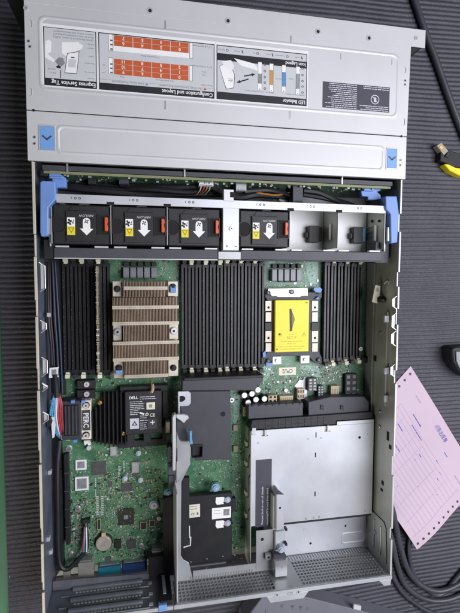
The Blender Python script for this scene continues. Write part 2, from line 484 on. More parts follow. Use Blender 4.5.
# ears
for sg in (-1, 1):
    b = MB(); xa, xb = sorted((sg*(XC+.2), sg*238))
    b.box(xa, xb, 320 if sg > 0 else 328, 338, 6, ZC-1.4, 'black_plastic')
    if sg > 0: b.prism([(XC, 319.8), (236, 319.8), (XC, 306)], 8, ZC-3, 'black_plastic')
    b.build('rack_ear', sv, .6)
def emboss(x0, x1, y0, y1, z, name, parent, rad=6, r=.55):
    pts = []
    for cx, cy, a0 in ((x1-rad, y1-rad, 0), (x0+rad, y1-rad, 90), (x0+rad, y0+rad, 180), (x1-rad, y0+rad, 270)):
        for k in range(5):
            a = math.radians(a0+k*22.5); pts.append((cx+rad*math.cos(a), cy+rad*math.sin(a)))
    pts.append(pts[0])
    n = len(pts)-1
    b = MB(); vs = []
    c = ((x0+x1)/2, (y0+y1)/2)
    hw, hh = (x1-x0)/2, (y1-y0)/2
    for dd, zz in ((1.8, 0), (.7, r), (-.7, r), (-1.8, 0)):
        for x, y in pts[:n]:
            vs.append((c[0]+(x-c[0])*(hw+dd)/hw, c[1]+(y-c[1])*(hh+dd)/hh, z+zz-.02))
    fs = []
    for k in range(3):
        fs += [(k*n+i, k*n+(i+1) % n, (k+1)*n+(i+1) % n, (k+1)*n+i) for i in range(n)]
    b.add(vs, fs, 'zinc_cover')
    return b.build(name, parent, smooth=True)
lx0 = pt(40, 52, H)[0]; lx1 = pt(397.5, 88, H)[0]
ly1 = pt(220, 36, H)[1]+0; ly0 = pt(220, 103, H)[1]
emboss(lx0, lx1, ly0, ly1, ZC, 'embossed_border', fc, 7)
e = rc(58, 134, 383.5, 158, H)
ey1 = (pt(58, 126, H)[1]+pt(383, 147, H)[1])/2; ey0 = (pt(58, 152.5, H)[1]+pt(383, 170, H)[1])/2
emboss(e[0], e[1], ey0, ey1, ZC-.3, 'embossed_border', bc, 5)
# blue release buttons
for x0, y0, x1, y1 in ((40, 126.5, 54, 149.5), (387, 149, 396.5, 168)):
    a, c, d, f = rc(x0, y0, x1, y1, H); b = MB()
    b.frame(a-1.4, c+1.4, d-1.4, f+1.4, 1.3, ZC-.3, ZC+.5, 'zinc')
    b.box(a, c, d, f, ZC-.3, ZC+.6, 'blue_button')
    mx, my = (a+c)/2, (d+f)/2
    o = b.build('release_button', bc, .25)
    b = MB()
    for sg in (-1, 1): b.rbox(mx+sg*2.1, my+.2, 6.2, 1.5, ZC+.6, ZC+1.0, sg*.72, 'label_dark')
    b.build('chevron', o)
# holes and screws on the cover
for x, y in ((150, 10.5), (228, 20.8), (318, 31.5), (369, 38)):
    X, Y = pt(x, y, H); b = MB(); b.ring(X, Y, 1.9, 3.4, ZC-.1, ZC+.35, 'zinc'); b.cyl(X, Y, 1.9, ZC-.1, ZC+.06, 'dark_hole'); b.build('cover_screw', fc)
for x, y in ((416, 38), (26, 8)):
    X, Y = pt(x, y, H); b = MB(); b.cyl(X, Y, 2.6, ZC, ZC+.6, 'zinc'); b.cyl(X, Y, 1.1, ZC+.6, ZC+.7, 'zinc_dull', 8); b.build('cover_screw', fc, .2)
for x, y in ((165.5, 25), (165.5, 105), (291, 40), (290, 115)):
    X, Y = pt(x, y, H); b = MB(); b.box(X-1, X+1, Y-5, Y+5, ZC, ZC+.35, 'zinc'); b.box(X-.35, X+.35, Y-4.2, Y+4.2, ZC+.35, ZC+.38, 'smd_grey'); b.build('cover_slit', fc, .1)
for x, y in ((341, 56), (392, 61.5)):
    X, Y = pt(x, y, H); b = MB(); b.box(X-.6, X+.6, Y-4, Y+3, ZC, ZC+.3, 'zinc'); b.build('cover_slit', fc, .1)
for x, y in ((28.5, 41), (30, 46.5), (405.2, 80.5), (405, 84.5), (34.5, 137), (34.5, 143.5), (400.8, 160), (400.3, 165)):
    X, Y = pt(x, y, H); b = MB(); b.cyl(X, Y, 1.5, ZC-.3, ZC+.3, 'zinc_dull', 14); b.cyl(X, Y, .8, ZC+.3, ZC+.34, 'dark_hole', 10); b.build('cover_rivet', fc, .1)
for x, y in ((31, 24), (31, 92), (405, 70), (404, 122)):
    X, Y = pt(x, y, H); b = MB(); b.tube([(X-1, Y+4, ZC), (X+1, Y+3, ZC+.2), (X+1, Y-3, ZC+.2), (X-1, Y-4, ZC)], .4, 'zinc', 5, 0); b.build('cover_mark', fc)
for x, y in ((33.5, 111), (401.5, 137)):
    X, Y = pt(x, y, H); b = MB(); b.cyl(X, ys, 1.4, ZC-1, ZC+.05, 'dark_hole', 12); b.build('seam_notch', fc)
# bright little pegs hanging under the cover edge
for x in (66.5, 185, 344):
    X, _ = pt(x, 170, 84); b = MB(); b.box(X-1, X+1, YL-8, YL, 76, 80, 'steel_bright'); b.build('cover_peg', bc, .3)

# ---- printed labels on the cover (all read from the front, i.e. turned half round)
ZL = ZC+.12
FLIP = PI
def px_on(x, y): return pt(x, y, ZL)
lab_x0 = pt(42, 52, H)[0]; lab_x1 = pt(308, 80, H)[0]
lab_y1 = (pt(42, 21.5, H)[1]+pt(308, 52.5, H)[1])/2; lab_y0 = (pt(42, 86.5, H)[1]+pt(308, 107, H)[1])/2
LW = lab_x1-lab_x0; LH = lab_y1-lab_y0
def U(x): # photo x along the label -> world X
    return pt(x, 62+(x-175)*.1, ZL)[0]
def V(f): return lab_y0+LH*f      # fraction up the label
xa0, xa1 = U(43.5), U(96.5); xb0, xb1 = U(98.5), U(214.5); xc0, xc1 = U(216.5), U(307)
# panel: service tag
b = MB()
b.box(lab_x0, U(97.5)-.2, lab_y0, lab_y1, ZC-.1, ZL, 'label_white')
z1 = ZL+.02
b.box(xa0, xa1, V(.02), V(.95), ZL-.05, z1, 'label_black')
b.box(xa0+.9, xa1-.9, V(.14), V(.94), ZL-.04, z1+.02, 'label_grey')
z2 = z1+.04
b.text('Express Service Tag', xa1-1.5, V(.075), z2, 4.2, 'label_white', FLIP, width=44, align='l', bold=True)
tx = xa1-3
for k, s_ in enumerate(('Quick Resource Locator (QRL)', 'Scan to see troubleshooting and', 'how-to videos and documentation')):
    b.text(s_, tx, V(.80+.045*k), z2, 1.9, 'label_text', FLIP, align='l', width=40)
def pl(pts, m, z, hh=.06): b.prism([px_on(x, y) for x, y in pts], z-.05, z, m)
# hand with phone (code left blank), dragging the pull-out tag
pl([(62, 42), (79, 42), (79, 50), (66, 56), (62, 53)], 'white_ink', z2)
pl([(71, 46), (76, 42), (83, 45), (82, 49), (77, 50), (75, 54), (71, 52)], 'white_ink', z2+.02)
pl([(67, 53), (79.5, 51), (77, 74), (64.5, 73)], 'label_text', z2+.03)
pl([(67.6, 53.7), (78.8, 51.8), (76.5, 73.2), (65.2, 72.4)], 'white_ink', z2+.05)
pl([(68.6, 59), (76.3, 59.5), (75.6, 67.5), (68, 67)], 'label_grey', z2+.07)
pl([(71, 56.6), (74.6, 56.8), (74.5, 58.2), (70.9, 58)], 'label_text', z2+.07)
pl([(55, 61), (59, 57), (63, 58), (65, 63), (62, 66), (58, 65)], 'smd_grey', z2)
pl([(56, 66.2), (58.5, 65), (61, 66.5), (60.5, 68.5), (57, 68)], 'label_black', z2+.02)
pl([(45.5, 41), (49, 39.5), (51.5, 42), (51, 52), (47, 54), (45, 51)], 'white_ink', z2)
pl([(45, 51), (48, 54), (55, 60), (53, 62), (45, 57)], 'white_ink', z2+.02)
pl([(60.2, 70), (61.2, 70), (61, 78), (60, 78)], 'label_text', z2)
for k, (y, s_) in enumerate(((45, 'Scan for'), (49, 'support'), (57, 'Videos'), (64, 'Documents'), (73, 'Service Tag'), (79, 'Contact'))):
    X, Y = px_on(94.2, y); b.text(s_, X, Y, z2, 1.5, 'label_text', FLIP, align='l')
X, Y = px_on(55.5, 73); b.text('Pull to', X, Y, z2, 1.5, 'label_text', FLIP, align='l')
X, Y = px_on(55.5, 69.5); b.text('open tag', X, Y, z2, 1.5, 'label_text', FLIP, align='l')
b.build('service_tag_label', fc)
# panel: configuration and layout
b = MB()
b.box(U(97.5), U(215.5)-.2, lab_y0, lab_y1, ZC-.1, ZL, 'label_white')
b.box(xb0, xb1, V(.02), V(.95), ZL-.05, z1, 'label_black')
b.box(xb0+.9, xb1-.9, V(.135), V(.935), ZL-.04, z1+.02, 'label_grey')
b.text('Configuration and Layout', xb1-2, V(.075), z2, 4.2, 'label_white', FLIP, width=56, align='l', bold=True)
def grid(xl, ytl, ybl, xr, ytr, ybr, rows, white):
    X0 = px_on(xl, (ytl+ybl)/2)[0]; X1 = px_on(xr, (ytr+ybr)/2)[0]
    Y1 = (px_on(xl, ytl)[1]+px_on(xr, ytr)[1])/2; Y0 = (px_on(xl, ybl)[1]+px_on(xr, ybr)[1])/2
    hh = (Y1-Y0)/len(rows); ww = (X1-X0)/4
    Yw = Y0-white*hh
    b.box(X0-5.6, X0-.6, Yw, Y1+.6, z2-.05, z2, 'label_text'); b.box(X0-5.2, X0-1, Yw+.4, Y1+.2, z2-.05, z2+.02, 'white_ink')
    b.box(X1+.6, X1+4.6, Yw, Y1+.6, z2-.05, z2, 'label_text'); b.box(X1+1, X1+4.2, Yw+.4, Y1+.2, z2-.05, z2+.02, 'white_ink')
    for k in range(3): b.box(X0-3.6, X0-1.2, Yw+1+k*hh*.8, Yw+2.4+k*hh*.8, z2, z2+.04, 'label_text')
    if white: b.box(X0-.4, X1+.4, Yw, Y0, z2-.05, z2+.01, 'white_ink')
    for i, row in enumerate(rows):
        for j, n in enumerate(row):
            x0 = X0+j*ww; y1 = Y1-i*hh
            b.box(x0+.35, x0+ww-.35, y1-hh+.12, y1-.12, z2-.05, z2+.02, 'rust')
            b.text(str(n), x0+ww*.5, y1-hh*.5, z2+.05, hh*.62, 'white_ink', FLIP, bold=True)
    return X0, X1, Yw, Y1
g1 = grid(113.7, 35, 45.8, 188.8, 42.5, 53, ((7,5,3,1),(6,4,2,0)), .95)
g2 = grid(113.7, 58.5, 74.5, 188.6, 65.5, 80.5, ((11,8,5,2),(10,7,4,1),(9,6,3,0)), 0)
b.text('3.5" x 8 Hard Drives', xb1-3, g1[3]-2.4, z2, 2.0, 'label_text', FLIP, align='l', width=21)
b.text('3.5" x 12 Hard Drives', xb1-3, g2[3]+.3, z2, 2.0, 'label_text', FLIP, align='l', width=22)
b.text('Front View', xb1-3, V(.235), z2, 1.9, 'label_text', FLIP, align='l')
b.text('2.5" Drive Bays Below', g1[0]+38, g1[2]-2.4, z2, 1.6, 'label_text', FLIP)
b.text('Hard drive numbering', g2[1]-26, g2[2]-2.0, z2, 1.6, 'label_text', FLIP)
b.text('Rear', g2[0]+8, g2[2]-2.0, z2, 1.6, 'label_text', FLIP)
for yy, s_ in ((.40, 'Drive'), (.345, 'bays')): b.text(s_, xb1-12, V(yy+.06), z2, 1.5, 'label_text', FLIP)
for yy, s_ in ((.42, 'slot'), (.30, 'row')): b.text(s_, xb0+5, V(yy), z2, 1.5, 'label_text', FLIP)
b.box(xb0+1.2, xb1-1.2, V(.19), V(.194), z2-.05, z2, 'smd_grey')
b.box(xb1-12, xb1-9.4, V(.155), V(.183), z2-.05, z2, 'label_red'); b.text('Hot Swap Touchpoints Removable', xb1-14, V(.168), z2, 1.9, 'label_text', FLIP, align='l', width=46)
xm = U(146.5); b.box(xm-1.3, xm+1.3, V(.155), V(.183), z2-.05, z2, 'label_blue'); b.text('Cold Swap Touchpoints', xm-2.6, V(.168), z2, 1.9, 'label_text', FLIP, align='l', width=34)
b.box(U(159), U(159)+.3, V(.14), V(.19), z2-.05, z2, 'smd_grey')
b.build('configuration_label', fc)
# panel: icon legend and LED behaviour
b = MB()
b.box(U(215.5), lab_x1, lab_y0, lab_y1, ZC-.1, ZL, 'label_white')
b.box(xc0, xc1, V(.02), V(.95), ZL-.05, z1, 'label_black')
b.box(xc0+.9, xc1-.9, V(.15), V(.69), ZL-.04, z1+.02, 'label_grey')
b.box(xc0+.9, xc1-.9, V(.81), V(.935), ZL-.04, z1+.02, 'label_grey')
b.text('LED Behavior', xc1-2, V(.082), z2, 4.2, 'label_white', FLIP, width=27, align='l', bold=True)
b.text('Icon Legend', xc1-2, V(.75), z2, 4.0, 'label_white', FLIP, width=24, align='l', bold=True)
for k, s_ in enumerate(('Health', 'Temperature', 'Power', 'Fan', 'Memory', 'Electrical')):
    x = xc1-6-k*17.5; b.text(s_, x-3.5, V(.87), z2, 1.5, 'label_text', FLIP, align='l')
    if k % 2: b.ring(x-.6, V(.87), .9, 1.5, z2-.04, z2, 'label_text', 12)
    else: b.rbox(x-.6, V(.87), 1.4, 3.4, z2-.04, z2, .3, 'label_text')
def ledbar(x, y0, y1, m, f0, f1):
    X0, Y1 = px_on(x-1.8, y0); X1 = px_on(x+1.8, y0)[0]; Y0 = px_on(x, y1)[1]
    b.box(X0-.3, X1+.3, Y0-.3, Y1+.3, z2-.05, z2, 'label_text'); b.box(X0, X1, Y0, Y1, z2-.04, z2+.02, 'white_ink')
    b.box(X0, X1, Y0+(Y1-Y0)*f0, Y0+(Y1-Y0)*f1, z2, z2+.04, m)
    b.cyl((X0+X1)/2, Y0+1.5, .6, z2, z2+.05, 'label_text', 8)
    return X0, X1, Y0, Y1
ledbar(298, 66.5, 94.5, 'smd_grey', .2, .75); ledbar(284, 65, 92.5, 'label_blue', .22, .75)
ledbar(271.5, 63.5, 92, 'label_orange', .25, .78); ledbar(260, 62, 90.5, 'smd_grey', .25, .6)
for y in (64.5, 71, 77, 82.5, 88.5):
    for dx, yo in ((264.8, 0), (302.5, 4)):
        X, Y = px_on(dx, y+yo); b.ring(X, Y, .7, 1.4, z2-.04, z2, 'label_text', 10)
def arrow(xa, ya, xb, yb):
    A = Vector(px_on(xa, ya)); B = Vector(px_on(xb, yb)); d = (B-A).normalized(); n = Vector((-d.y, d.x))
    q = B-d*4.5
    b.prism([tuple(v) for v in (A+n*.7, A-n*.7, q-n*.7, q-n*1.9, B, q+n*1.9, q+n*.7)], z2-.04, z2+.01, 'label_black')
arrow(244, 76, 255.5, 74); arrow(248.5, 79, 236.5, 82.5)
pl([(234, 58), (254, 63.5), (260, 70), (258.5, 71), (250, 68), (241, 65.5)], 'white_ink', z2)
pl([(219.5, 66), (229, 61), (235, 75), (234, 88), (226, 89.5), (222, 76)], 'label_text', z2)
pl([(219.8, 66.2), (228.7, 61.8), (234.4, 75), (233.5, 87.4), (226.5, 88.8), (222.4, 76)], 'white_ink', z2+.02)
pl([(222, 61), (231, 60), (234, 66), (231, 74), (228, 68), (224, 66)], 'label_white', z2+.04)
for y, w in ((79, 4), (80.5, 4), (82, 3)): X, Y = px_on(231, y); b.text('Scan', X, Y, z2+.06, 1.2, 'label_text', FLIP) if w == 3 else b.words(X+2, Y, z2+.06, 5, .7, 'label_text', FLIP)
for x, s_ in ((278.5, 'System ID'), (291, 'Healthy')):
    X, Y = px_on(x, 79); b.text(s_, X, Y, z2, 1.3, 'label_text', FLIP)
b.text('Standard Control Panel', xc1-2.5, V(.205), z2, 1.7, 'label_text', FLIP, align='l')
b.text('Quick Sync 2 Control Panel Option', U(274), V(.205), z2, 1.7, 'label_text', FLIP, align='l')
b.build('led_legend_label', fc)
# dark warning label, turned half round as well
b = MB()
a, c, _, _ = rc(322.5, 90, 389.5, 105, H)
wy1 = (pt(322.5, 81, H)[1]+pt(389.5, 87.5, H)[1])/2; wy0 = (pt(322.5, 107, H)[1]+pt(389.5, 113, H)[1])/2
b.box(a, c, wy0, wy1, ZC-.1, ZL, 'label_dark')
wz = ZL+.03; hh = wy1-wy0
lines = ('Caution: many repairs may only be done by a certified', 'service technician. You should only perform troubleshooting', 'and simple repairs as authorized in the documentation')
for k in range(13):
    f = .05+k*.075
    for (x0, w) in ((c-1.5, (c-a)*.44), (c-1.5-(c-a)*.48, (c-a)*.47)):
        if x0 > (a+c)/2+5 and 3 <= k <= 10: continue
        if x0 < (a+c)/2+5 and k in (6, 7): w *= .8
        b.words(x0, wy0+hh*f, wz, w*random.Random(k).uniform(.75, 1), 1.25, 'label_light_text', FLIP, seed=k*5)
X, Y = pt(375, 99.5, ZL); b.ring(X, Y, 4.6, 5.5, wz-.03, wz, 'label_light_text', 28); b.rbox(X, Y, 10, .8, wz-.02, wz+.01, -.75, 'label_light_text')
b.prism([(X-1.6, Y-3), (X+1.4, Y-3), (X+1.8, Y+1), (X+.4, Y+3), (X-1.2, Y+2.4)], wz-.02, wz+.005, 'label_light_text')
b.build('warning_label', fc)

# ---------------- backplane and cables behind the drive bays
b = MB(); b.box(-204, 204, 150, 152, 6, 75, 'pcb'); b.box(-204, 204, 149.6, 152.4, 75, 76, 'board_edge')
bp_ = b.build('backplane_board', sv)
b = MB()
rr = random.Random(11)
for k in range(150):
    x = rr.uniform(-195, 195); z = rr.choice((72, 68, 63, 58, 50, 40)); w = rr.uniform(1, 4)
    b.box(x, x+w, 148.3, 149.9, z, z+rr.uniform(.8, 2.4), rr.choice(('smd_tan', 'smd_grey', 'smd_white', 'smd_dark')))
o = b.build('surface_component', bp_); o['kind'] = 'stuff'
b = MB(); b.box(-205, 205, 152.6, 158, 77, 78.5, 'grey_plastic'); b.build('backplane_bracket', sv, .3)
def conn(x0, y0, x1, y1, za, zb, m, nm='cable_connector', par=None):
    b = MB(); b.pbox(x0, y0, x1, y1, za, zb, m)
    a, c, d, f = rc(x0, y0, x1, y1, zb)
    b.box(a+1, c-1, d+.6, d+1.4, zb-.1, zb+.4, 'smd_dark'); return b.build(nm, par or sv, .5)
conn(119, 175, 128.5, 184, 40, 62, 'grey_plastic'); conn(199, 178.5, 213.5, 186, 40, 64, 'label_white'); conn(214, 183, 218.5, 190, 40, 60, 'tan_plastic')
conn(236, 183.5, 246.5, 191, 40, 64, 'smd_grey'); conn(293, 184, 303, 202, 36, 66, 'grey_plastic'); conn(88, 178, 96, 184, 40, 58, 'black_plastic')
conn(150, 185, 172, 192, 30, 44, 'black_plastic')
# black cable looms between fans and drives
def loom(pts, r, m='cable_black', nm='wire_loom', n=8):
    b = MB(); b.tube([(*pt(x, y, z), z) for x, y, z in pts], r, m, n); return b.build(nm, sv, smooth=True)
loom([(60, 186, 42), (100, 190, 46), (150, 194, 40), (200, 193, 46), (235, 193, 40)], 5)
loom([(70, 181, 34), (120, 186, 38), (170, 187, 46), (203, 186, 50)], 4)
loom([(90, 193, 26), (140, 189, 50), (190, 192, 52), (205, 187, 56)], 3)
loom([(212, 186, 58), (225, 193, 56), (240, 197, 50), (258, 194, 45), (290, 197, 45)], 5)
loom([(244, 191, 60), (270, 190, 52), (292, 196, 56)], 3.4)
loom([(303, 190, 56), (318, 192, 54), (334, 199, 50), (346, 205, 40)], 4)
loom([(303, 194, 50), (325, 198, 50), (345, 203, 44), (360, 208, 38)], 3.4)
for k, (m, x) in enumerate((('cable_orange', 207), ('cable_red', 204), ('smd_white', 210), ('smd_white', 201), ('cable_black', 212))):
    loom([(x, 185, 60), (x-1, 190, 60), (x-9+k, 196, 45)], .8, m, 'connector_wire', 5)
loom([(248, 191, 56), (275, 195, 54), (292, 192, 58)], 1, 'cable_orange', 'connector_wire', 5)
b = MB(); b.box(20, 195, 128, 134, 24, 27, 'zinc_dull'); b.cyl(60, 131, 1.6, 27, 28, 'screw_steel'); b.cyl(110, 131, 1.6, 27, 28, 'screw_steel'); b.build('cable_guide', sv, .4)
b = MB(); b.pprism([(279, 197), (290, 199.5), (290, 202.5), (283, 202.5), (279, 200)], 34, 46, 'white_ink'); b.build('white_tab', sv, .6)
# blue backplane clips
b = MB(); b.pprism([(50, 167), (60.5, 167.5), (60.5, 174), (66, 178), (66, 187.5), (52, 187.5), (52, 178.5), (48.5, 177)], 64, 74, 'blue_plastic')
b.pbox(49, 176, 63, 178.5, 74, 76, 'blue_plastic'); b.build('backplane_clip', sv, .7)
b = MB(); b.pprism([(371, 181), (382, 182.5), (381, 190.5), (377, 191.5), (381, 195), (381, 200), (368, 199.5), (368, 196.5), (362, 196), (361, 191), (366, 188), (370, 189)], 60, 68, 'blue_plastic')
b.pbox(364, 188, 374, 191, 68, 71, 'blue_plastic'); b.build('backplane_clip', sv, .7)
b = MB(); b.pbox(40, 168, 48, 176, 66, 74, 'black_plastic'); b.build('cable_connector', sv, .6)

# ---------------- main board
ZB = 9.0
b = MB(); b.prism([(-201, 122), (209, 122), (209, -160), (60, -160), (60, -335), (-201, -335)], 7.4, ZB, 'pcb')
mbd = b.build('main_board', sv)
# dark chassis plate left of the board
b = MB(); b.box(-XW+1.6, -202, -335, 62, 1.7, 12, 'black_matte'); b.box(-202, -195, -108, 62, 9.2, 12, 'black_matte'); b.build('cable_channel', sv)
# small parts strewn over the board: nobody could count them
b = MB(); r = random.Random(21)
X_ = rc(277.5, 366, 297.5, 376.5, ZB)
def strew(xl, yt, xr, yb, n, tall=1.2):
    for _ in range(n):
        x, y = pt(r.uniform(xl, xr), r.uniform(yt, yb), ZB)
        if X_[0] < x < X_[1] and X_[2] < y < X_[3]: continue
        k = r.random()
        l, w = (1.4, .8) if k < .6 else ((2.0, 1.2) if k < .88 else (3.2, 2.0))
        if r.random() < .5: l, w = w, l
        m = r.choice(('smd_tan', 'smd_tan', 'smd_grey', 'smd_dark', 'smd_white', 'solder', 'smd_dark', 'smd_tan'))
        b.box(x, x+l, y, y+w, ZB, ZB+r.uniform(.5, tall), m)
def strewrow(x, y, n, step, along, l, w, m, z=.9):
    X, Y = pt(x, y, ZB)
    for i in range(n):
        xx = X+(i*step if along == 'x' else 0); yy = Y-(i*step if along == 'y' else 0)
        b.box(xx, xx+l, yy-w, yy, ZB, ZB+z, m)
strew(70, 470, 165, 565, 760); strew(95, 440, 150, 500, 300); strew(68, 500, 95, 560, 200); strew(110, 490, 165, 560, 200, 2.2)
strew(192, 458, 240, 492, 60, .8); strew(231, 392, 243, 560, 150); strew(245, 366, 330, 384, 170, .8); strew(262, 372, 300, 396, 90); strew(255, 378, 300, 396, 60)
strew(320, 366, 352, 378, 60); strew(300, 375, 362, 398, 60); strew(116, 257, 180, 284, 90); strew(264, 257, 322, 288, 110)
strew(70, 372, 90, 400, 60); strew(95, 374, 130, 388, 60); strew(162, 376, 182, 412, 50, .7); strew(60, 255, 110, 262, 20); strew(320, 364, 350, 374, 40)
strewrow(95, 478, 10, 2.5, 'y', 1.2, 1.8, 'smd_white'); strewrow(100, 478, 10, 2.5, 'y', 1.2, 1.8, 'smd_tan')
strewrow(96, 496, 11, 2.4, 'y', 3.2, 1.2, 'smd_white'); strewrow(101, 496, 11, 2.4, 'y', 3.2, 1.2, 'smd_white')
strewrow(118, 466, 9, 1.9, 'y', 2.4, .9, 'smd_white'); strewrow(123, 460, 9, 1.9, 'y', 2.4, .9, 'smd_white')
strewrow(133, 525, 6, 3, 'x', 1.6, 2.4, 'smd_tan'); strewrow(117, 537, 9, 2.6, 'x', 1.6, 2.2, 'smd_tan')
strewrow(140, 480, 6, 3.4, 'x', 2.2, 2.8, 'smd_tan'); strewrow(73, 525, 10, 3, 'y', 2, 1.2, 'smd_grey'); strewrow(76, 522, 10, 3, 'y', 2, 1.2, 'smd_grey')
o = b.build('surface_component', mbd); o['kind'] = 'stuff'
# silkscreen: socket name
b = MB(); b.pbox(279, 367.5, 296, 375, ZB-.1, ZB+.08, 'latch_white')
X, Y = pt(287.5, 371.3, ZB); b.text('CPU2', X, Y, ZB+.12, 5.6, 'label_text', FLIP, width=15, bold=True); b.build('socket_name_print', mbd)
b = MB()
for pts in ([(262, 372), (270, 364), (290, 364)], [(310, 364), (322, 376), (318, 392)], [(265, 376), (272, 366)], [(310, 378), (300, 366)]):
    b.tube([(*pt(x, y, ZB), ZB+.02) for x, y in pts], .5, 'smd_white', 4, 0)
b.build('silkscreen_line', mbd)
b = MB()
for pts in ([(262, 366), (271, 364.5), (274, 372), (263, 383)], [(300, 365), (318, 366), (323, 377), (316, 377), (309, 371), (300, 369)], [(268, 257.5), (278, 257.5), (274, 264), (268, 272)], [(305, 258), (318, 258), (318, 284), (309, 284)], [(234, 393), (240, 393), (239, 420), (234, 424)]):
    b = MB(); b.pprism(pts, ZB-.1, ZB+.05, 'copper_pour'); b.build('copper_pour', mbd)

def chip(x0, y0, x1, y1, h, m='chip', pins=True, nm='chip'):
    a, c, d, f = rc(x0, y0, x1, y1, ZB+h); b = MB()
    b.box(a, c, d, f, ZB+.25, ZB+h, m)
    if pins:
        n = max(3, int((c-a)/1.3))
        for i in range(n):
            x = a+(i+.5)*(c-a)/n
            b.box(x-.28, x+.28, d-1, d, ZB, ZB+.5, 'solder'); b.box(x-.28, x+.28, f, f+1, ZB, ZB+.5, 'solder')
        n = max(3, int((f-d)/1.3))
        for i in range(n):
            y = d+(i+.5)*(f-d)/n
            b.box(a-1, a, y-.28, y+.28, ZB, ZB+.5, 'solder'); b.box(c, c+1, y-.28, y+.28, ZB, ZB+.5, 'solder')
    return b, (a, c, d, f)
for args in ((92, 462, 106, 475, 1.6), (121.5, 484, 132.5, 491.5, 1.6), (127, 540, 136, 549, 1.6), (106, 557, 111, 564, 1.4), (108, 481, 112, 487, 1.2), (132, 472, 137, 477, 1.4)):
    b, _ = chip(*args); b.build('chip', mbd, .12)
b, (a, c, d, f) = chip(118, 509, 134, 525, 1.6, 'chip_green', False)
b.box((a+c)/2-2.7, (a+c)/2+2.7, (d+f)/2-2.7, (d+f)/2+2.7, ZB+1.6, ZB+2.2, 'steel_bright')
for sx in (-1, 1):
    for sy in (-1, 1): b.cyl((a+c)/2+sx*6, (d+f)/2+sy*6, .6, ZB+1.6, ZB+1.7, 'gold', 8)
b.build('controller_chip', mbd, .12)
for x0, y0, x1, y1 in ((75.5, 460, 86.5, 470), (75, 477, 88.5, 490.5)):
    b = MB(); b.pbox(x0, y0, x1, y1, ZB, ZB+2.2, 'label_white'); a, c, d, f = rc(x0, y0, x1, y1, ZB+2.2)
    b.box(a+2.2, c-2.2, d+2.2, f-2.2, ZB+2.1, ZB+2.23, 'smd_grey'); b.build('code_sticker', mbd)
# electrolytic caps (blue-white tops) and round studs
for x, y in ((138.5, 453.5), (125, 479), (140.5, 480.5)):
    X, Y = pt(x, y, 17); b = MB(); b.cyl(X, Y, 3.4, ZB, 17, 'cap_top'); b.prism([(X+3.42*math.cos(t*.2+1.7), Y+3.42*math.sin(t*.2+1.7)) for t in range(14)], 16.8, 17.1, 'cap_blue'); b.build('capacitor', mbd, .4)
for x, y, R in ((77.5, 509.5, 3.2), (68.5, 449, 3.4), (141, 546.5, 2.6), (71, 555, 2.6), (144, 533, 0), (310, 391, 0), (154, 560, 0)):
    if not R: continue
    X, Y = pt(x, y, 11); b = MB(); b.cyl(X, Y, R+1.2, ZB, ZB+.3, 'solder'); b.cyl(X, Y, R, ZB, 11.5, 'screw_steel'); b.box(X-R*.5, X+R*.5, Y-.3, Y+.3, 11.5, 11.6, 'smd_dark'); b.build('board_screw', mbd, .4)
X, Y = pt(154, 506, 14); b = MB(); b.cyl(X, Y, 6.2, ZB, 12, 'silver_blue', 26); b.cyl(X, Y, 4.2, 12, 14, 'cap_top', 24); b.cyl(X, Y, 1.8, 14, 14.2, 'smd_tan', 12); b.build('standoff', mbd, .5)
X, Y = pt(159, 519, 13); b = MB(); b.cyl(X, Y, 3, ZB, 13, 'cap_top'); b.build('standoff', mbd, .4)
X, Y = pt(151.5, 483, ZB); b = MB(); b.prism([(X-2.5, Y-3), (X, Y+3), (X+2.5, Y-3), (X, Y-1)], ZB, ZB+.08, 'smd_white'); b.build('triangle_print', mbd)
for x0, y0, x1, y1, m in ((131.5, 462, 139, 473, 'smd_grey'), (140, 522, 147, 530, 'smd_tan'), (149, 520, 155, 527, 'smd_tan'), (110, 446, 117, 456, 'smd_grey'), (97, 519, 101, 530, 'smd_tan'), (115, 540, 121, 549, 'chip_green')):
    b = MB(); b.pbox(x0, y0, x1, y1, ZB, ZB+3.6, m); a, c, d, f = rc(x0, y0, x1, y1, ZB+3.6)
    b.box(a+1, c-1, d+1, f-1, ZB+3.55, ZB+3.9, 'smd_dark' if m != 'smd_grey' else 'solder'); b.build('inductor', mbd, .3)
# PCIe style slot along the left edge of the board
b = MB(); b.pbox(65, 455, 69, 545, ZB, 20, 'black_plastic'); a, c, d, f = rc(65, 455, 69, 545, 20)
b.box((a+c)/2-.6, (a+c)/2+.6, d+3, f-3, 19.9, 20.1, 'dark_hole')
for k in range(1, 5): b.box(a-.6, c+.6, d+(f-d)*k/5-.8, d+(f-d)*k/5+.8, ZB, 20.6, 'grey_plastic')
b.build('card_edge_slot', mbd, .3)
b = MB(); b.pbox(58.5, 470, 63, 560, ZB, 16, 'black_plastic'); b.build('card_edge_slot', mbd, .5)

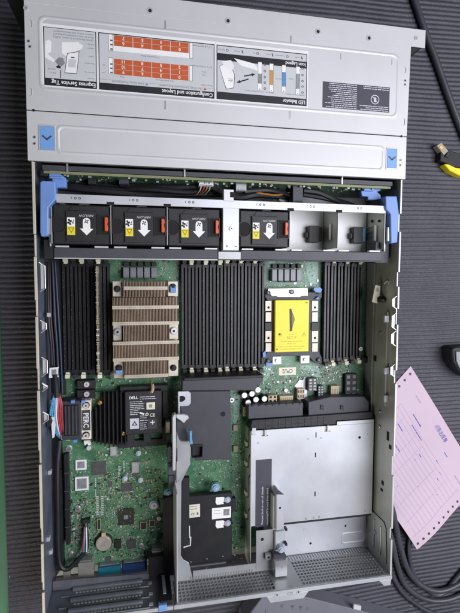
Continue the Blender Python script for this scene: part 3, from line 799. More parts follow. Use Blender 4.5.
# ---------------- DIMM slots
def slot(xt, yt, xb, yb, w, white, parent=sv):
    z = 19
    X = (pt(xt, yt, z)[0]+pt(xb, yb, z)[0])/2; Y1 = pt(xt, yt, z)[1]; Y0 = pt(xb, yb, z)[1]
    b = MB()
    b.box(X-w/2, X-.9, Y0, Y1, ZB, z, 'slot_black'); b.box(X+.9, X+w/2, Y0, Y1, ZB, z, 'slot_black')
    b.box(X-.9, X+.9, Y0, Y1, ZB, z-4, 'dark_hole')
    for e in (Y0, Y1): b.box(X-w/2-.3, X+w/2+.3, e-2, e+2, ZB, z+1, 'slot_black')
    rr = random.Random(int(X*10))
    for k in range(int((Y1-Y0)/3)):                   # grey contact ends along the slot top
        if rr.random() < .38: b.box(X-w/2+.5, X-w/2+.95, Y0+3+k*3, Y0+4.3+k*3, z, z+.03, 'choke')
    o = b.build('memory_slot', parent, .3)
    for e, sg in ((Y0, -1), (Y1, 1)):
        b = MB(); m = 'latch_white' if white else 'latch_black'
        zt = 23.5 if white else 22
        ya, yb_ = sorted((e+sg*1.4, e+sg*8))
        b.box(X-2.3, X+2.3, ya, yb_, ZB, zt-3, m); b.box(X-2.8, X+2.8, min(e+sg*3.5, e+sg*8.6), max(e+sg*3.5, e+sg*8.6), zt-3, zt, m)
        b.build('slot_latch', o, .4)
    return X, Y0, Y1
WS = []
for i, x in enumerate((65.5, 73.5, 81.5, 89.5, 98, 106)):
    WS.append(slot(x, 265, x+2.2, 371, 8.2, i in (0, 2, 4)))
for i, x in enumerate((184.3, 191.2, 198.3, 205.4, 212.5, 219.6)):
    slot(x, 266, x+.4, 366.5, 7.4, i in (1, 3, 5))
for i, x in enumerate((227, 233.8, 240.6, 247.6, 254.5, 261.4)):
    slot(x, 264.5, x-.1, 365.5, 7.3, i in (0, 2, 4))
for i, x in enumerate((327.5, 334, 340.7, 347.3, 353.8, 360)):
    slot(x, 264+i*.3, x-1.6, 360-i*.6, 7.0, i in (1, 3, 5))

# ---------------- processor 1 heat sink
ZH = 44
hx0, hx1, hy0, hy1 = rc(112.5, 281, 179, 379, ZH)
b = MB(); b.box(hx0+1, hx1-1, hy0+1, hy1-1, 16, 24, 'nickel')
hs = b.build('heat_sink', sv, .6)
W_ = hx1-hx0; HT = hy1-hy0
def HX(px_): return hx0+W_*(px_-112.5)/(179-112.5)
def HY(py_): return hy1-HT*(py_-281)/98
# corner and middle pads carry the screws
pads = [(112.5, 281, 122, 297, 'hole'), (168, 281, 179, 297, 'blue'), (112.5, 322, 122, 341, 'nut'), (169, 322, 179, 341, 'nut'), (112.5, 361, 123.5, 379, 'bluelow'), (168, 361, 179, 379, 'hole')]
for x0, y0, x1, y1, k in pads:
    b = MB(); b.box(HX(x0)+.3, HX(x1)-.3, HY(y1)+.3, HY(y0)-.3, 24, 36, 'nickel'); p = b.build('corner_pad', hs, .5)
    cx, cy = HX((x0+x1)/2), HY((y0+y1)/2)
    b = MB()
    if k == 'nut': b.cyl(cx, cy, 5, 36, 37, 'zinc_dull', 20); b.cyl(cx, cy, 3.8, 37, 41, 'screw_steel', 20); b.cyl(cx, cy, 1.6, 41, 41.1, 'dark_hole', 6)
    elif k == 'hole': b.cyl(cx, cy, 4.2, 36, 36.6, 'black_plastic', 20); b.cyl(cx+.5, cy+1, 2.6, 36.6, 41, 'heat_black', 16)
    else:
        b.cyl(cx, cy+2.5, 4.2, 36, 37, 'black_plastic', 20); b.box(cx-3.6, cx+3.6, cy-4.5, cy+(.5 if k == 'bluelow' else 4), 36, 42, 'blue_plastic'); b.cyl(cx, cy+3.2, 2.2, 37, 43, 'heat_black', 14)
    b.build('captive_screw' if 'blue' not in k else 'blue_latch', hs, .5)
rows = [(281.4, 288.5, 123, 167), (288.5, 297, 123, 167), (297, 307, 113, 178.7), (307, 323, 113, 178.7), (322, 342, 123, 168.5), (342, 360, 113, 178.7), (360, 378.6, 124, 167.5)]
b = MB()
pitch = 1.75
for y0, y1, x0, x1 in rows:
    xa, xb = HX(x0), HX(x1); n = int((xb-xa)/pitch)
    for i in range(n):
        x = xa+i*pitch; b.box(x, x+.75, HY(y1)+.3, HY(y0)-.3, 24, ZH-.8-.25*(i % 2), 'bronze_fin')
b.build('cooling_fin', hs)
b = MB()
for y, x0, x1 in ((288, 124, 167.5), (307, 112.5, 179), (323, 112.5, 179), (342.5, 112.5, 179), (359, 112.5, 179), (376, 123.5, 168)):
    b.box(HX(x0), HX(x1), HY(y+1.7), HY(y-1.7), ZH-2, ZH, 'fin_band')
    n = int((HX(x1)-HX(x0))/2.6)
    for i in range(n): b.box(HX(x0)+1+i*2.6, HX(x0)+2+i*2.6, HY(y)-.6, HY(y)+.6, ZH-.2, ZH+.03, 'bronze_fin')
b.build('fin_band', hs, .25)
# VRM chokes
def chokes(x0, x1, yt, yb, n):
    for i in range(n):
        xa = x0+(x1-x0)*i/n; xb = x0+(x1-x0)*(i+1)/n-.9
        b = MB(); b.pbox(xa, yt+5, xb, yb, ZB, 19, 'choke'); b.build('choke_coil', mbd, .6)
        b = MB(); b.pbox(xa+.6, yt, xb-.4, yt+4, ZB, 15, 'smd_dark'); b.build('power_stage', mbd, .4)
chokes(123, 158, 262, 278, 5); chokes(272, 303, 264, 281, 5)
for i in range(3): b = MB(); b.pbox(279+i*6.2, 278, 284+i*6.2, 282, ZB, 14, 'smd_dark'); b.build('power_stage', mbd, .3)

# ---------------- processor 2 socket
b = MB()
zf = 18
b.pprism([(265, 290), (270, 292), (318, 292), (322, 290), (322, 297), (316.5, 305), (316.5, 345), (322, 358), (322, 364), (315, 363), (308, 356), (277, 356), (270, 363), (263, 364), (264, 357), (271, 346), (270.5, 304), (265, 297)], 13.5, zf, 'grey_plastic')
sk = b.build('processor_socket', sv, .6)
b = MB(); b.pprism([(268, 288.5), (307.5, 288), (308, 295.5), (301, 296), (300, 297), (278, 297), (276, 296), (272, 296), (268, 291)], zf, zf+3, 'steel_bright'); b.build('load_plate', sk, .4)
X, Y = pt(291.5, 291.8, zf+3); b = MB(); b.cyl(X, Y, 3.6, zf+3, zf+5, 'heat_black'); b.cyl(X, Y, 2, zf+5, zf+5.1, 'choke', 8); b.build('socket_screw', sk, .4)
for x0, x1 in ((265.5, 271.5), (312, 318)):
    for y0, y1 in ((301, 311), (312, 322), (331, 342), (343, 352)):
        b = MB(); b.pbox(x0, y0, x1, y1, 13, zf+1, 'clip_metal'); a, c, d, f = rc(x0, y0, x1, y1, zf+1)
        if y0 in (301, 331) : b.cyl((a+c)/2, (d+f)/2-2, 1.7, zf+1, zf+1.1, 'dark_hole', 12)
        b.build('spring_clip', sk, .4)
    b = MB(); b.pbox(x0-.5, 322.5, x1+.5, 330.5, 13, zf+2, 'black_plastic'); b.build('clip_post', sk, .4)
for x, y in ((277, 360.5), (305, 359.5)):
    b = MB(); b.pbox(x-4.5, y-4, x+4.5, y+4, zf-4, zf+1, 'white_metal'); X, Y = pt(x, y, zf+1); b.cyl(X, Y, 2.6, zf+1, zf+3.5, 'screw_steel'); b.build('corner_bracket', sk, .4)
for x, y in ((268.5, 361), (268.5, 293), (319, 292), (319, 360)):
    X, Y = pt(x, y, zf+2); b = MB(); b.cyl(X, Y, 3, zf, zf+3, 'black_plastic'); b.cyl(X, Y, 1.2, zf+3, zf+3.1, 'choke', 8); b.build('socket_screw', sk, .4)
for pts in ([(314, 287.5), (320, 287), (322.5, 289.5), (321, 292.5), (316, 292.5), (313.5, 290)], [(315, 299), (319, 296), (319, 300)], [(262.5, 353), (266, 350), (266, 357), (263, 358)], [(266, 362.5), (273, 363), (273, 366), (266, 366.5)]):
    b = MB(); b.pprism(pts, zf, zf+4, 'blue_plastic'); b.build('blue_latch', sk, .5)

# ---------------- bits round the second socket
def cap(x, y):
    X, Y = pt(x, y, 24); b = MB(); b.cyl(X, Y, 4.1, ZB, 23, 'black_matte', 24); b.cyl(X, Y, 3.9, 23, 24, 'cap_top', 24); b.build('capacitor', mbd, .5)
for x, y in ((244.5, 395.5), (252, 394), (258, 390), (248.2, 402.8), (256, 399.8), (264.5, 399)): cap(x, y)
def header(x0, y0, x1, y1, z, m, cols, rows_, mm='dark_hole'):
    a, c, d, f = rc(x0, y0, x1, y1, z); b = MB(); b.box(a, c, d, f, ZB, z, m)
    for i in range(cols):
        for j in range(rows_):
            w = (c-a)/cols; h = (f-d)/rows_
            b.box(a+w*(i+.22), a+w*(i+.78), d+h*(j+.22), d+h*(j+.78), z-.05, z+.05, mm)
    b.build('board_connector', mbd, .3)
header(268.5, 395.5, 277, 402.5, 20, 'tan_plastic', 2, 2); header(280, 396, 293, 402, 17, 'tan_plastic', 6, 1, 'smd_tan')
header(297.5, 389, 304.5, 399, 18, 'tan_plastic', 3, 2, 'smd_dark'); header(308.5, 378.5, 317, 391, 19, 'chip_green', 2, 4, 'smd_grey')
header(318, 386, 323.5, 398.5, 19, 'black_plastic', 2, 5, 'smd_grey'); header(331, 386, 339, 398.5, 18, 'tan_plastic', 3, 1, 'smd_tan')
header(345.5, 374, 357, 397.5, 17, 'black_plastic', 2, 4, 'choke'); header(243.5, 407, 255, 416, 20, 'tan_plastic', 2, 2, 'smd_grey')
b = MB(); b.pprism([(297, 383), (299, 380), (303, 380), (304, 377), (307, 377), (307.5, 403), (304.5, 408), (302, 408), (302, 402), (296.5, 402), (296.5, 388), (294, 386)], ZB, 10.5, 'white_metal'); b.build('metal_bracket', mbd, .4)
for x, y in ((305, 406.5), (232, 400.5)):
    X, Y = pt(x, y, 16); b = MB(); b.cyl(X, Y, 3.4, ZB, 15, 'cap_top'); b.cyl(X, Y, 1.3, 15, 15.3, 'smd_dark', 8); b.build('board_screw', mbd, .4)
X, Y = pt(286, 390.5, 12); b = MB(); b.cyl(X, Y, 2.8, ZB, 12, 'white_ink'); b.build('board_screw', mbd, .3)
for x0, y0, x1, y1, m in ((233.5, 425, 238, 431, 'smd_tan'), (233.5, 446, 238, 452, 'smd_tan')):
    b = MB(); b.pbox(x0, y0, x1, y1, ZB, 13, m if m != 'cable_red' else 'smd_grey'); b.build('inductor', mbd, .3)
X, Y = pt(361, 349, 20); b = MB(); b.cyl(X, Y, 2.8, 10, 20, 'cap_top'); b.cyl(X, Y, 1, 20, 20.1, 'smd_dark', 8); b.build('board_screw', mbd, .3)
b = MB(); b.pprism([(361, 356), (366, 358), (370, 355), (369, 362), (363, 364)], ZB, 18, 'black_plastic'); b.build('cable_connector', sv, .5)

# ---------------- power supply cage (white box)
ZP = 40
A0 = pt(251, 428, ZP); PX0 = A0[0]; PX1 = 209.3; PY0 = -288; PY1 = (pt(251, 431, ZP)[1]+pt(333, 425.5, ZP)[1])/2
b = MB()
b.box(PX0, PX1, PY0, PY1-0, ZP-1.4, ZP, 'white_metal')
sx = pt(337, 426, ZP)[0]
b.box(sx, PX1, PY1, PY1+5, ZP-1.4, ZP, 'white_metal')
b.box(PX0, PX0+1.4, YR+2, PY1-1, ZB, ZP-1.4, 'wall_green')
pc = b.build('power_supply_cage', sv, .4)
for x, y, w, h in ((316, 435, .7, 3.5), (315.5, 455, .8, 3.2), (315, 494, .8, 3.2)):
    X, Y = pt(x, y, ZP); b = MB(); b.box(X-w, X+w, Y-h, Y+h, ZP-.1, ZP+.12, 'dark_hole'); b.build('cage_slit', pc)
for x, y, R, m in ((308, 439, 1, 'smd_grey'), (321, 438, 1, 'smd_grey'), (359.5, 437.5, 1.9, 'dark_hole'), (367.5, 434, .8, 'smd_grey'), (258, 443, 1, 'smd_grey'), (306, 519, 1.4, 'smd_grey'), (313.5, 518, 1.4, 'smd_grey'), (319, 517, 1.4, 'smd_grey'), (365, 511, 1.2, 'smd_grey')):
    X, Y = pt(x, y, ZP); b = MB(); b.cyl(X, Y, R, ZP-.1, ZP+.15, m, 14); b.build('cage_hole', pc)
for x, y in ((265, 433), (327.5, 428.5)):
    X, Y = pt(x, y, ZP); b = MB(); b.box(X-1.7, X+1.7, Y-3, Y+5, ZP, ZP+3, 'steel_bright'); b.box(X-4, X+4, Y-4, Y-3, ZP, ZP+1.6, 'zinc_dull'); b.build('sheet_tab', pc, .4)
b = MB(); b.pbox(252, 428, 256, 435.5, ZP, ZP+.8, 'steel_bright'); b.build('sheet_tab', pc, .3)
# side wall pockets
for y0, y1 in ((425, 450), (452, 470), (472, 500), (505, 522)):
    Yb = pt(246, y1, 25)[1]; Yt = pt(246, y0, 25)[1]
    b = MB(); b.tube([(PX0-.3, Yt, 36), (PX0-.3, Yt-6, 30), (PX0-.3, Yb+6, 30), (PX0-.3, Yb, 16)], .9, 'label_black', 5, 0); b.build('cage_side_slot', pc)
    b = MB(); b.box(PX0-2.4, PX0-.1, Yb+4, Yb+10, 14, 24, 'latch_white'); b.build('cage_side_tab', pc, .4)
# instruction label with vertical text
b = MB(); a, c, d, f = rc(255.5, 459.5, 271.5, 526, ZP); f = pt(263.5, 459.5, ZP)[1]; d = pt(263.5, 526.5, ZP)[1]
b.box(a, c, d, f, ZP, ZP+.2, 'label_dark')
b.text('Release latch at rear of chassis', a+(c-a)*.42, d+3, ZP+.23, 2.5, 'white_ink', PI/2, align='l', width=51)
b.text('removing PCIe card from slot 6.', a+(c-a)*.74, d+1.5, ZP+.23, 2.5, 'white_ink', PI/2, align='l', width=51)
b.build('instruction_label', pc)
# black plastic fronts of the cage
b = MB(); b.pbox(248.5, 404, 303, 417.5, ZB, 33, 'bar_plastic')
a, c, d, f = rc(248.5, 404, 303, 417.5, 33)
for k in range(8): b.box(a+(c-a)*(k+.35)/8, a+(c-a)*(k+.65)/8, f-2.5, f+.4, 30, 33.4, 'black_plastic')
b.build('power_connector_shroud', sv, .6)
b = MB(); b.pprism([(308.5, 402), (330, 397), (364, 396.5), (369, 402), (369, 413), (365, 418), (308.5, 419)], ZB, 33, 'bar_plastic')
for x in (322, 342):
    X, Y = pt(x, 407, 33); b.prism([(X-2.6, Y+3.5), (X+3, Y+1), (X+1, Y-1), (X+3, Y-4), (X-3, Y-3)], 33, 34.2, 'black_plastic')
b.build('power_connector_shroud', sv, .7)
b = MB(); a = PX0-1; 
b.prism([(a, PY1+.6), (sx-.5, PY1+.6), (sx-.5, PY1+5.6), (208, PY1+5.6), (208, PY1+15), (a+3, PY1+13)], 26, ZP-2, 'black_plastic')
for k in range(12): b.box(a+3+k*9, a+4+k*9, PY1+1, PY1+12, ZP-2, ZP-1.2, 'bar_plastic')
for k in range(2): b.box(a+3, a+104, PY1+4+k*5, PY1+5+k*5, ZP-2, ZP-1.3, 'bar_plastic')
b.build('cage_front_frame', sv, .3)
# lower shelf behind the cage and the perforated rear wall
ZS = 21
b = MB(); b.box(PX0+24, XW-2.8, YR+1.6, PY0-.4, ZS-1.4, ZS, 'white_metal'); sh = b.build('rear_shelf', sv, .3)
b = MB(); b.box(PX0+26, 209, PY0-3.2, PY0-.1, ZS+.02, ZP-1.2, 'black_matte'); b.build('cage_back_edge', pc)
for x, y, R, m in ((310.5, 543.5, 1.7, 'dark_hole'), (345.5, 526, 1.5, 'dark_hole'), (305, 530, 2.6, 'zinc'), (332, 526, 2.6, 'zinc'), (359, 521, 2.6, 'zinc'), (298, 551, 2.6, 'zinc'), (328, 546, 2.4, 'zinc')):
    X, Y = pt(x, y, ZS)
    b = MB()
    if m == 'zinc': b.ring(X, Y, R-.5, R, ZS-.1, ZS+.2, 'zinc', 18)
    else: b.cyl(X, Y, R, ZS-.1, ZS+.15, m, 14)
    b.build('shelf_hole', sh)
a = rc(342, 532, 371, 552, ZS)
X0, Y1 = pt(342, 534, ZS); emboss(X0, 209, YR+10, Y1, ZS, 'embossed_border', sh, 4, .9)

def vent(x0, x1, z0, z1, holes, name, parent):
    """perforated sheet standing at the rear: square grid of openings"""
    b = MB(); y0, y1 = YR, YR+1.2
    nx, nz, mx, mzb, mzt = holes
    px_, pz = (x1-x0-2*mx)/nx, (z1-z0-mzb-mzt)/nz
    bw = .30
    b.box(x0, x0+mx, y0, y1, z0, z1, 'zinc_dull'); b.box(x1-mx, x1, y0, y1, z0, z1, 'zinc_dull')
    b.box(x0+mx, x1-mx, y0, y1, z0, z0+mzb, 'zinc_dull'); b.box(x0+mx, x1-mx, y0, y1, z1-mzt, z1, 'zinc_dull')
    for i in range(nx+1):
        x = x0+mx+i*px_; xa = max(x-px_*bw/2, x0+mx); xb = min(x+px_*bw/2, x1-mx)
        b.box(xa, xb, y0, y1, z0+mzb, z1-mzt, 'zinc_dull')
    for j in range(1, nz):
        z = z0+mzb+j*pz
        for i in range(nx):
            b.box(x0+mx+i*px_+px_*bw/2, x0+mx+(i+1)*px_-px_*bw/2, y0, y1, z-pz*bw/2, z+pz*bw/2, 'zinc_dull')
    return b.build(name, parent)
xs0 = pt(291, 575, 60)[0]
v1 = vent(-66, 62, 44, H-2, (26, 6, 4, 1.5, 3), 'vent_panel', sv)
v2 = vent(90, XW-1.5, ZS, H-2, (26, 8, 3, 14, 3), 'vent_panel', sv)
b = MB()
for k in range(30):
    x = 94+k*3.9; b.box(x, x+1.5, YR+1.2, YR+2.2, ZS+2, ZS+11, 'white_metal')
b.build('vent_fringe', v2, .2)
b = MB(); b.box(62, 90, YR, YR+1.2, ZS, H-2, 'zinc_dull'); b.build('vent_panel', sv)
# rear rim with two feet
b = MB(); b.box(-68, XW, YR-4.5, YR+.6, H-2, H, 'white_metal'); b.box(-68, XW, YR-4.5, YR-3.3, 60, H-2, 'white_metal')
b.prism([(45, YR-4.5), (100, YR-4.5), (93, YR-13), (50, YR-13)], H-2, H, 'white_metal'); b.prism([(196, YR-4.5), (213, YR-4.5), (212, YR-12), (203, YR-12)], H-2, H, 'white_metal')
rr_ = b.build('rear_rim', sv, .5)
for x, y in ((277, 595), (298.5, 592)):
    X, Y = pt(x, y, H); b = MB(); b.ring(X, Y, 1, 2.6, H, H+.3, 'zinc', 16); b.cyl(X, Y, 1, H, H+.1, 'dark_hole', 10); b.build('rim_screw', rr_)
X, Y = pt(290, 593.5, H); b = MB(); b.rbox(X, Y, 7, 3, H-.1, H+.06, 0, 'smd_grey'); b.rbox(X, Y, 5.4, 1.6, H, H+.1, 0, 'white_metal'); b.build('rim_mark', rr_)
# left rear: low slot covers with louvres
zl = 34
b = MB(); b.prism([pt(59, 581, zl), pt(149, 574, zl), (pt(149, 574, zl)[0], YR+2), (-XW+2, YR+2), (-XW+2, pt(59, 581, zl)[1])], zl-1.5, zl, 'dark_zinc')
lc = b.build('slot_cover', sv, .4)
lw = MB(); lw.box(-XW+1.6, -69, YR, YR+1.2, 26, H-1, 'dark_zinc'); rw = lw.build('rear_wall', sv, .3)
lw = MB(); lw.box(-XW+1.6, -69, YR-4, YR+.4, H-1, H, 'zinc'); lw.build('rear_wall_rim', rw, .3)
for z in (41, 61, 79):
    b = MB(); b.tube([(-188, YR+1.6, z-5), (-104, YR+1.6, z-5)], 3.4, 'dark_zinc', 10, 0); b.build('louvre', rw, smooth=True)
    b = MB()
    for i in range(19):
        x = -184+i*4.2; b.box(x, x+2.5, YR+1.1, YR+1.3, z-.4, z+2.2, 'smd_white')  # pale dashes: light coming through the slits, put in as colour
    b.build('slit_light_dashes', rw)
    b = MB(); b.tube([(-200, YR+1.4, z+6), (-96, YR+1.4, z+6)], 1.2, 'dark_zinc', 6, 0); b.build('wall_crease', rw, smooth=True)
    b = MB(); b.box(-97, -92, YR+1.2, YR+2, z-2, z+3, 'zinc'); b.build('cover_tab', rw, .3)
# black pillar and blue tab next to it
b = MB(); b.box(-84, -70, YR+1.4, YR+6, 27, 84, 'black_plastic'); b.box(-96, -72, YR+6, YR+30, 20, 34, 'black_plastic'); b.build('card_guide', sv, .8)
b = MB(); b.pbox(158.5, 605.5, 167, 612, 80, 88, 'blue_button'); b.build('release_tab', sv, .6)
b = MB(); b.box(-80, -76, YR+6.1, YR+7, 36, 72, 'silver_blue'); b.build('guide_strip', sv, .5)
# rear ports
def port(x0, y0, x1, y1, z, m, nm):
    b = MB(); b.pbox(x0, y0, x1, y1, ZB, z, m); a, c, d, f = rc(x0, y0, x1, y1, z); 
    b.box(a+1.5, c-1.5, f, f+1, ZB, z-3, 'smd_grey'); return b.build(nm, mbd, .6)
port(78, 563, 93.5, 578, 24, 'port_metal', 'network_port'); port(98, 567, 120.5, 576, 20, 'teal', 'video_port'); port(122, 564, 147, 573.5, 20, 'navy', 'serial_port')
port(152, 551, 163, 570, 24, 'port_metal', 'network_port'); port(63, 572, 70, 579, 20, 'port_metal', 'usb_port')

# ---------------- RAID controller with battery
ZR = 30
b = MB(); b.pbox(90, 391, 166, 446, 14, 16, 'pcb'); b.build('raid_board', sv)
b = MB()
b.pprism([(91.5, 412), (101, 404), (101, 392), (125.5, 391), (125.5, 447), (91.5, 441)], 16, 21, 'heat_black')
a = pt(92, 420, ZR)[0]; c = pt(125.5, 420, ZR)[0]; n = 9
for i in range(n):
    x = a+(c-a)*i/(n-1)
    yt = pt(110, 411-9*min(i, 2)/2 if i < 3 else 392, ZR)[1]; yb = pt(110, 441+min(i, 4)*1.6, ZR)[1]
    b.box(x-.9, x+.9, yb, yt, 21, ZR, 'heat_black')
rh = b.build('raid_heat_sink', sv, .3)
for x, y in ((99.8, 403.3), (123, 434)):
    X, Y = pt(x, y, ZR); b = MB(); b.cyl(X, Y, 2.7, 21, ZR-1, 'gold', 18); b.cyl(X, Y, 1.6, ZR-1, ZR+1.5, 'gold', 14); b.build('gold_pin', rh, .4)
for q in ((120, 386, 168, 392, 14, 26), (118, 440, 166, 447, 14, 22)): b = MB(); b.pbox(*q, 'black_plastic'); b.build('battery_tray', sv, .5)
for x0, x1 in ((127, 134.5), (143.5, 151)): b = MB(); b.pbox(x0, 432.5, x1, 442.5, 22, 33, 'black_matte'); b.build('tray_clip', sv, .5)
b = MB(); b.pbox(125, 391, 162, 434, 16, 34, 'black_plastic'); b.pbox(162.5, 388, 168, 440, 14, 24, 'black_matte')
bt = b.build('raid_battery', sv, .8)
zb = 34.1
b = MB(); b.pbox(127, 394, 160.5, 432.5, 34, zb, 'label_black')
a, c, d, f = rc(127, 394, 160.5, 432.5, zb); zt = zb+.04
ty = lambda y: pt(143, y, zb)[1]
txx = lambda x: pt(x, 413, zb)[0]
b.text('DELL', txx(129.5), ty(397.3), zt, 3.4, 'white_ink', 0, align='l', bold=True, width=10.5)
for x0, x1, y in ((140, 156, 397), (140, 157, 399), (130, 143, 401.5), (130, 145, 403.3), (130, 144, 405.1), (130, 144, 406.9), (130, 145, 408.7), (130, 139, 410.5), (130, 140, 412.3), (130, 138, 414.1), (140, 147, 416), (140, 146, 425), (140, 147, 418), (140, 148, 420.5), (140, 147, 423), (140, 147, 427), (140, 147, 429)):
    b.words(txx(x0), ty(y), zt, (x1-x0)*1.17, 1.15, 'label_light_text', 0, seed=int(y*3))
b.pbox(146.5, 402.5, 155, 409.5, zt-.04, zt+.02, 'latch_white'); b.pbox(149, 404.3, 152.3, 407.6, zt, zt+.05, 'smd_grey')
b.text('CE', txx(152.3), ty(415.5), zt, 4, 'white_ink', 0, width=6.5, bold=True); b.ring(txx(147), ty(414.5), 1.1, 1.9, zt-.03, zt, 'white_ink', 14); b.rbox(txx(142), ty(413.5), 6, 2, zt-.03, zt, -.4, 'white_ink')
b.pbox(130, 418.5, 139, 429, zt-.04, zt+.01, 'label_light_text'); X, Y = txx(134.5), ty(423); b.prism([(X-3.6, Y-2.6), (X+3.6, Y-2.6), (X, Y+3.2)], zt, zt+.04, 'label_black'); b.prism([(X-1.6, Y-1.8), (X+1.6, Y-1.8), (X, Y+1.2)], zt+.02, zt+.07, 'label_light_text')
b.pbox(148, 419, 157, 429, zt-.04, zt+.01, 'label_dark'); b.rbox(txx(152.5), ty(423), 5.5, 1.2, zt, zt+.04, 0, 'white_ink'); b.rbox(txx(152.5), ty(423), 1.2, 5.5, zt, zt+.05, 0, 'white_ink')
b.build('battery_label', bt)
loom([(150, 394, 33), (152, 389, 34), (151.5, 384, 30), (150, 380, 20)], .9, 'cable_orange', 'connector_wire', 5); loom([(151.5, 394, 33), (153.5, 389, 34), (153, 384, 30)], .9, 'smd_white', 'connector_wire', 5)
# storage connector block
b = MB(); b.pbox(62, 401, 81, 440, 12, 34, 'grey_plastic'); b.pbox(64, 405, 79, 436, 34, 35.5, 'black_plastic')
sb = b.build('storage_cable_block', sv, .8)
for k in range(4): b = MB(); b.pbox(64.5+k*3.6, 406, 66.3+k*3.6, 435, 35.5, 36.6, 'bar_plastic'); b.build('connector_rib', sb, .3)
b = MB(); b.pbox(81, 400.5, 91, 439.5, 16, 32, 'latch_white'); kb = b.build('connector_bracket', sv, .6)
b = MB(); b.pbox(82.5, 410.5, 90.2, 430.5, 32, 34, 'grey_plastic')
X, Y = pt(86.2, 420.5, 34); b.text('PERC', X, Y, 34.06, 6.2, 'label_white', -PI/2, width=18, bold=True); b.build('printed_cover', kb, .3)
for y in (405.5, 435.5): X, Y = pt(86, y, 34); b = MB(); b.cyl(X, Y, 4.2, 32, 33, 'heat_black', 18); b.cyl(X, Y, 3.2, 33, 36, 'cap_top', 18); b.cyl(X, Y, 1.2, 36, 36.1, 'smd_dark', 8); b.build('captive_screw', kb, .4)
for y0, y1 in ((380.5, 389), (390, 399)):
    b = MB(); b.pbox(77, y0, 95, y1, 12, 22, 'black_plastic'); p = b.build('cable_connector', sv, .5)
    X, Y = pt(86.5, (y0+y1)/2, 25); b = MB(); b.cyl(X, Y, 3.3, 22, 24.5, 'cap_top', 18); b.cyl(X, Y, 1.2, 24.5, 24.6, 'smd_grey', 8); b.build('connector_screw', p, .4)
b = MB(); b.pprism([(83.5, 441), (90, 440), (91, 445), (88.5, 446), (87, 444), (84.5, 446)], 12, 20, 'white_ink'); b.build('white_tab', sv, .4)
X, Y = pt(88.7, 448.5, 18); b = MB(); b.cyl(X, Y, 3, ZB, 18, 'cap_top'); b.build('board_screw', mbd, .4)
for x, y in ((72.5, 402), (75, 441.5), (83, 402)): b = MB(); b.pbox(x-2, y-1.5, x+2, y+1.5, 30, 37, 'blue_plastic'); b.build('blue_clip', sv, .4)
b = MB(); b.pprism([(61, 432), (64, 431), (66, 436), (70, 439), (70, 441), (61, 440)], 20, 30, 'white_ink'); b.build('white_tab', sv, .5)

# ---------------- loose cables along the left wall
b = MB()
for k, (m, dx, dz) in enumerate((('cable_black', 0, 0), ('cable_black', 3.4, 4), ('cable_navy', 1.8, 8), ('cable_maroon', -1.6, 5), ('cable_black', -3.4, 3), ('cable_navy', 4.4, 7))):
    pts = [(52, 262, 34), (53+dx*.2, 290, 40), (54+dx*.4, 320, 42), (56+dx*.3, 345, 40), (57+dx*.3, 365, 38), (58+dx*.3, 392, 36)]
    b.tube([(pt(x, y, z)[0]+dx, pt(x, y, z)[1], z+dz) for x, y, z in pts], 2.1 if 'black' in m else 1.2, m, 8)
b.build('side_cable_bundle', sv, smooth=True)
b = MB()
for k, m in enumerate(('cable_blue', 'cable_blue', 'cable_blue', 'label_white', 'cable_red', 'cable_red', 'cable_red')):
    pts = [(55+k*.7, 394, 44), (52+k*1.6, 404, 46), (50.5+k*1.9, 416, 42), (54+k*1.5, 430, 34), (60+k*.4, 438, 24)]
    b.tube([(*pt(x, y, z), z) for x, y, z in pts], 1.25, m, 6)
b.build('ribbon_cable', sv, smooth=True)
b = MB(); b.tube([(*pt(x, y, z), z) for x, y, z in ((55, 374, 50), (56, 385, 47), (57, 397, 45))], 3.4, 'cable_black', 8); b.build('cable_sleeve', sv, smooth=True)
b = MB(); b.pprism([(49.5, 368), (59, 367), (58, 369.5), (58, 375.5), (59, 377), (49, 378)], 50, 51, 'label_white'); a = rc(51.5, 369.5, 56.5, 375, 51.1); b.box(*a, 51, 51.1, 'smd_grey'); b.build('cable_tag', sv)
b = MB(); b.pprism([(51.5, 417), (54, 417), (55.5, 425), (54.5, 437), (52.5, 438.5), (51.5, 428)], 46, 47, 'label_white'); b.build('cable_tag', sv)
b = MB(); b.pprism([(46, 420), (50, 417), (52, 422), (50, 428), (46, 428)], 44, 52, 'black_plastic'); b.build('cable_clamp', sv, 1)
loom([(60, 440, 22), (57.5, 470, 24), (58, 520, 24), (58.5, 552, 24), (61, 566, 24), (68, 569, 24), (76, 562, 22), (84, 553, 20), (86.5, 545, 18), (86, 531, 16), (85.5, 523, 14)], 3.0, nm='looped_cable')
for k, m in enumerate(('cable_red', 'cable_blue', 'cable_black', 'label_white')):
    loom([(82.5+k*1.3, 552, 22), (83+k*1.2, 545, 23), (84+k*.8, 536, 22), (84.5+k*.6, 526, 16)], .9, m, 'connector_wire', 5)
conn(82, 520, 90, 524, ZB, 16, 'black_plastic')
# tag on the right wall
b = MB(); b.pprism([(375.5, 285), (380.5, 286), (379.5, 296), (377.5, 298), (377.5, 303.5), (372, 302)], 50, 50.8, 'latch_white'); a = rc(375.6, 287.5, 378.6, 291.5, 50.9); b.box(*a, 50.8, 50.9, 'smd_grey'); b.build('cable_tag', sv)
loom([(377, 299, 48), (384, 299.5, 52), (391, 300.5, 60), (393, 307, 62)], 4, nm='tagged_cable')
loom([(390, 264, 50), (388.5, 285, 54), (391, 300, 60)], 3, nm='tagged_cable')
b = MB(); b.tube([(*pt(x, y, z), z) for x, y, z in ((384, 284, 60), (388, 281, 62), (389, 290, 60), (386, 294, 58))], .9, 'zinc', 6); b.build('cable_loop', sv, smooth=True)

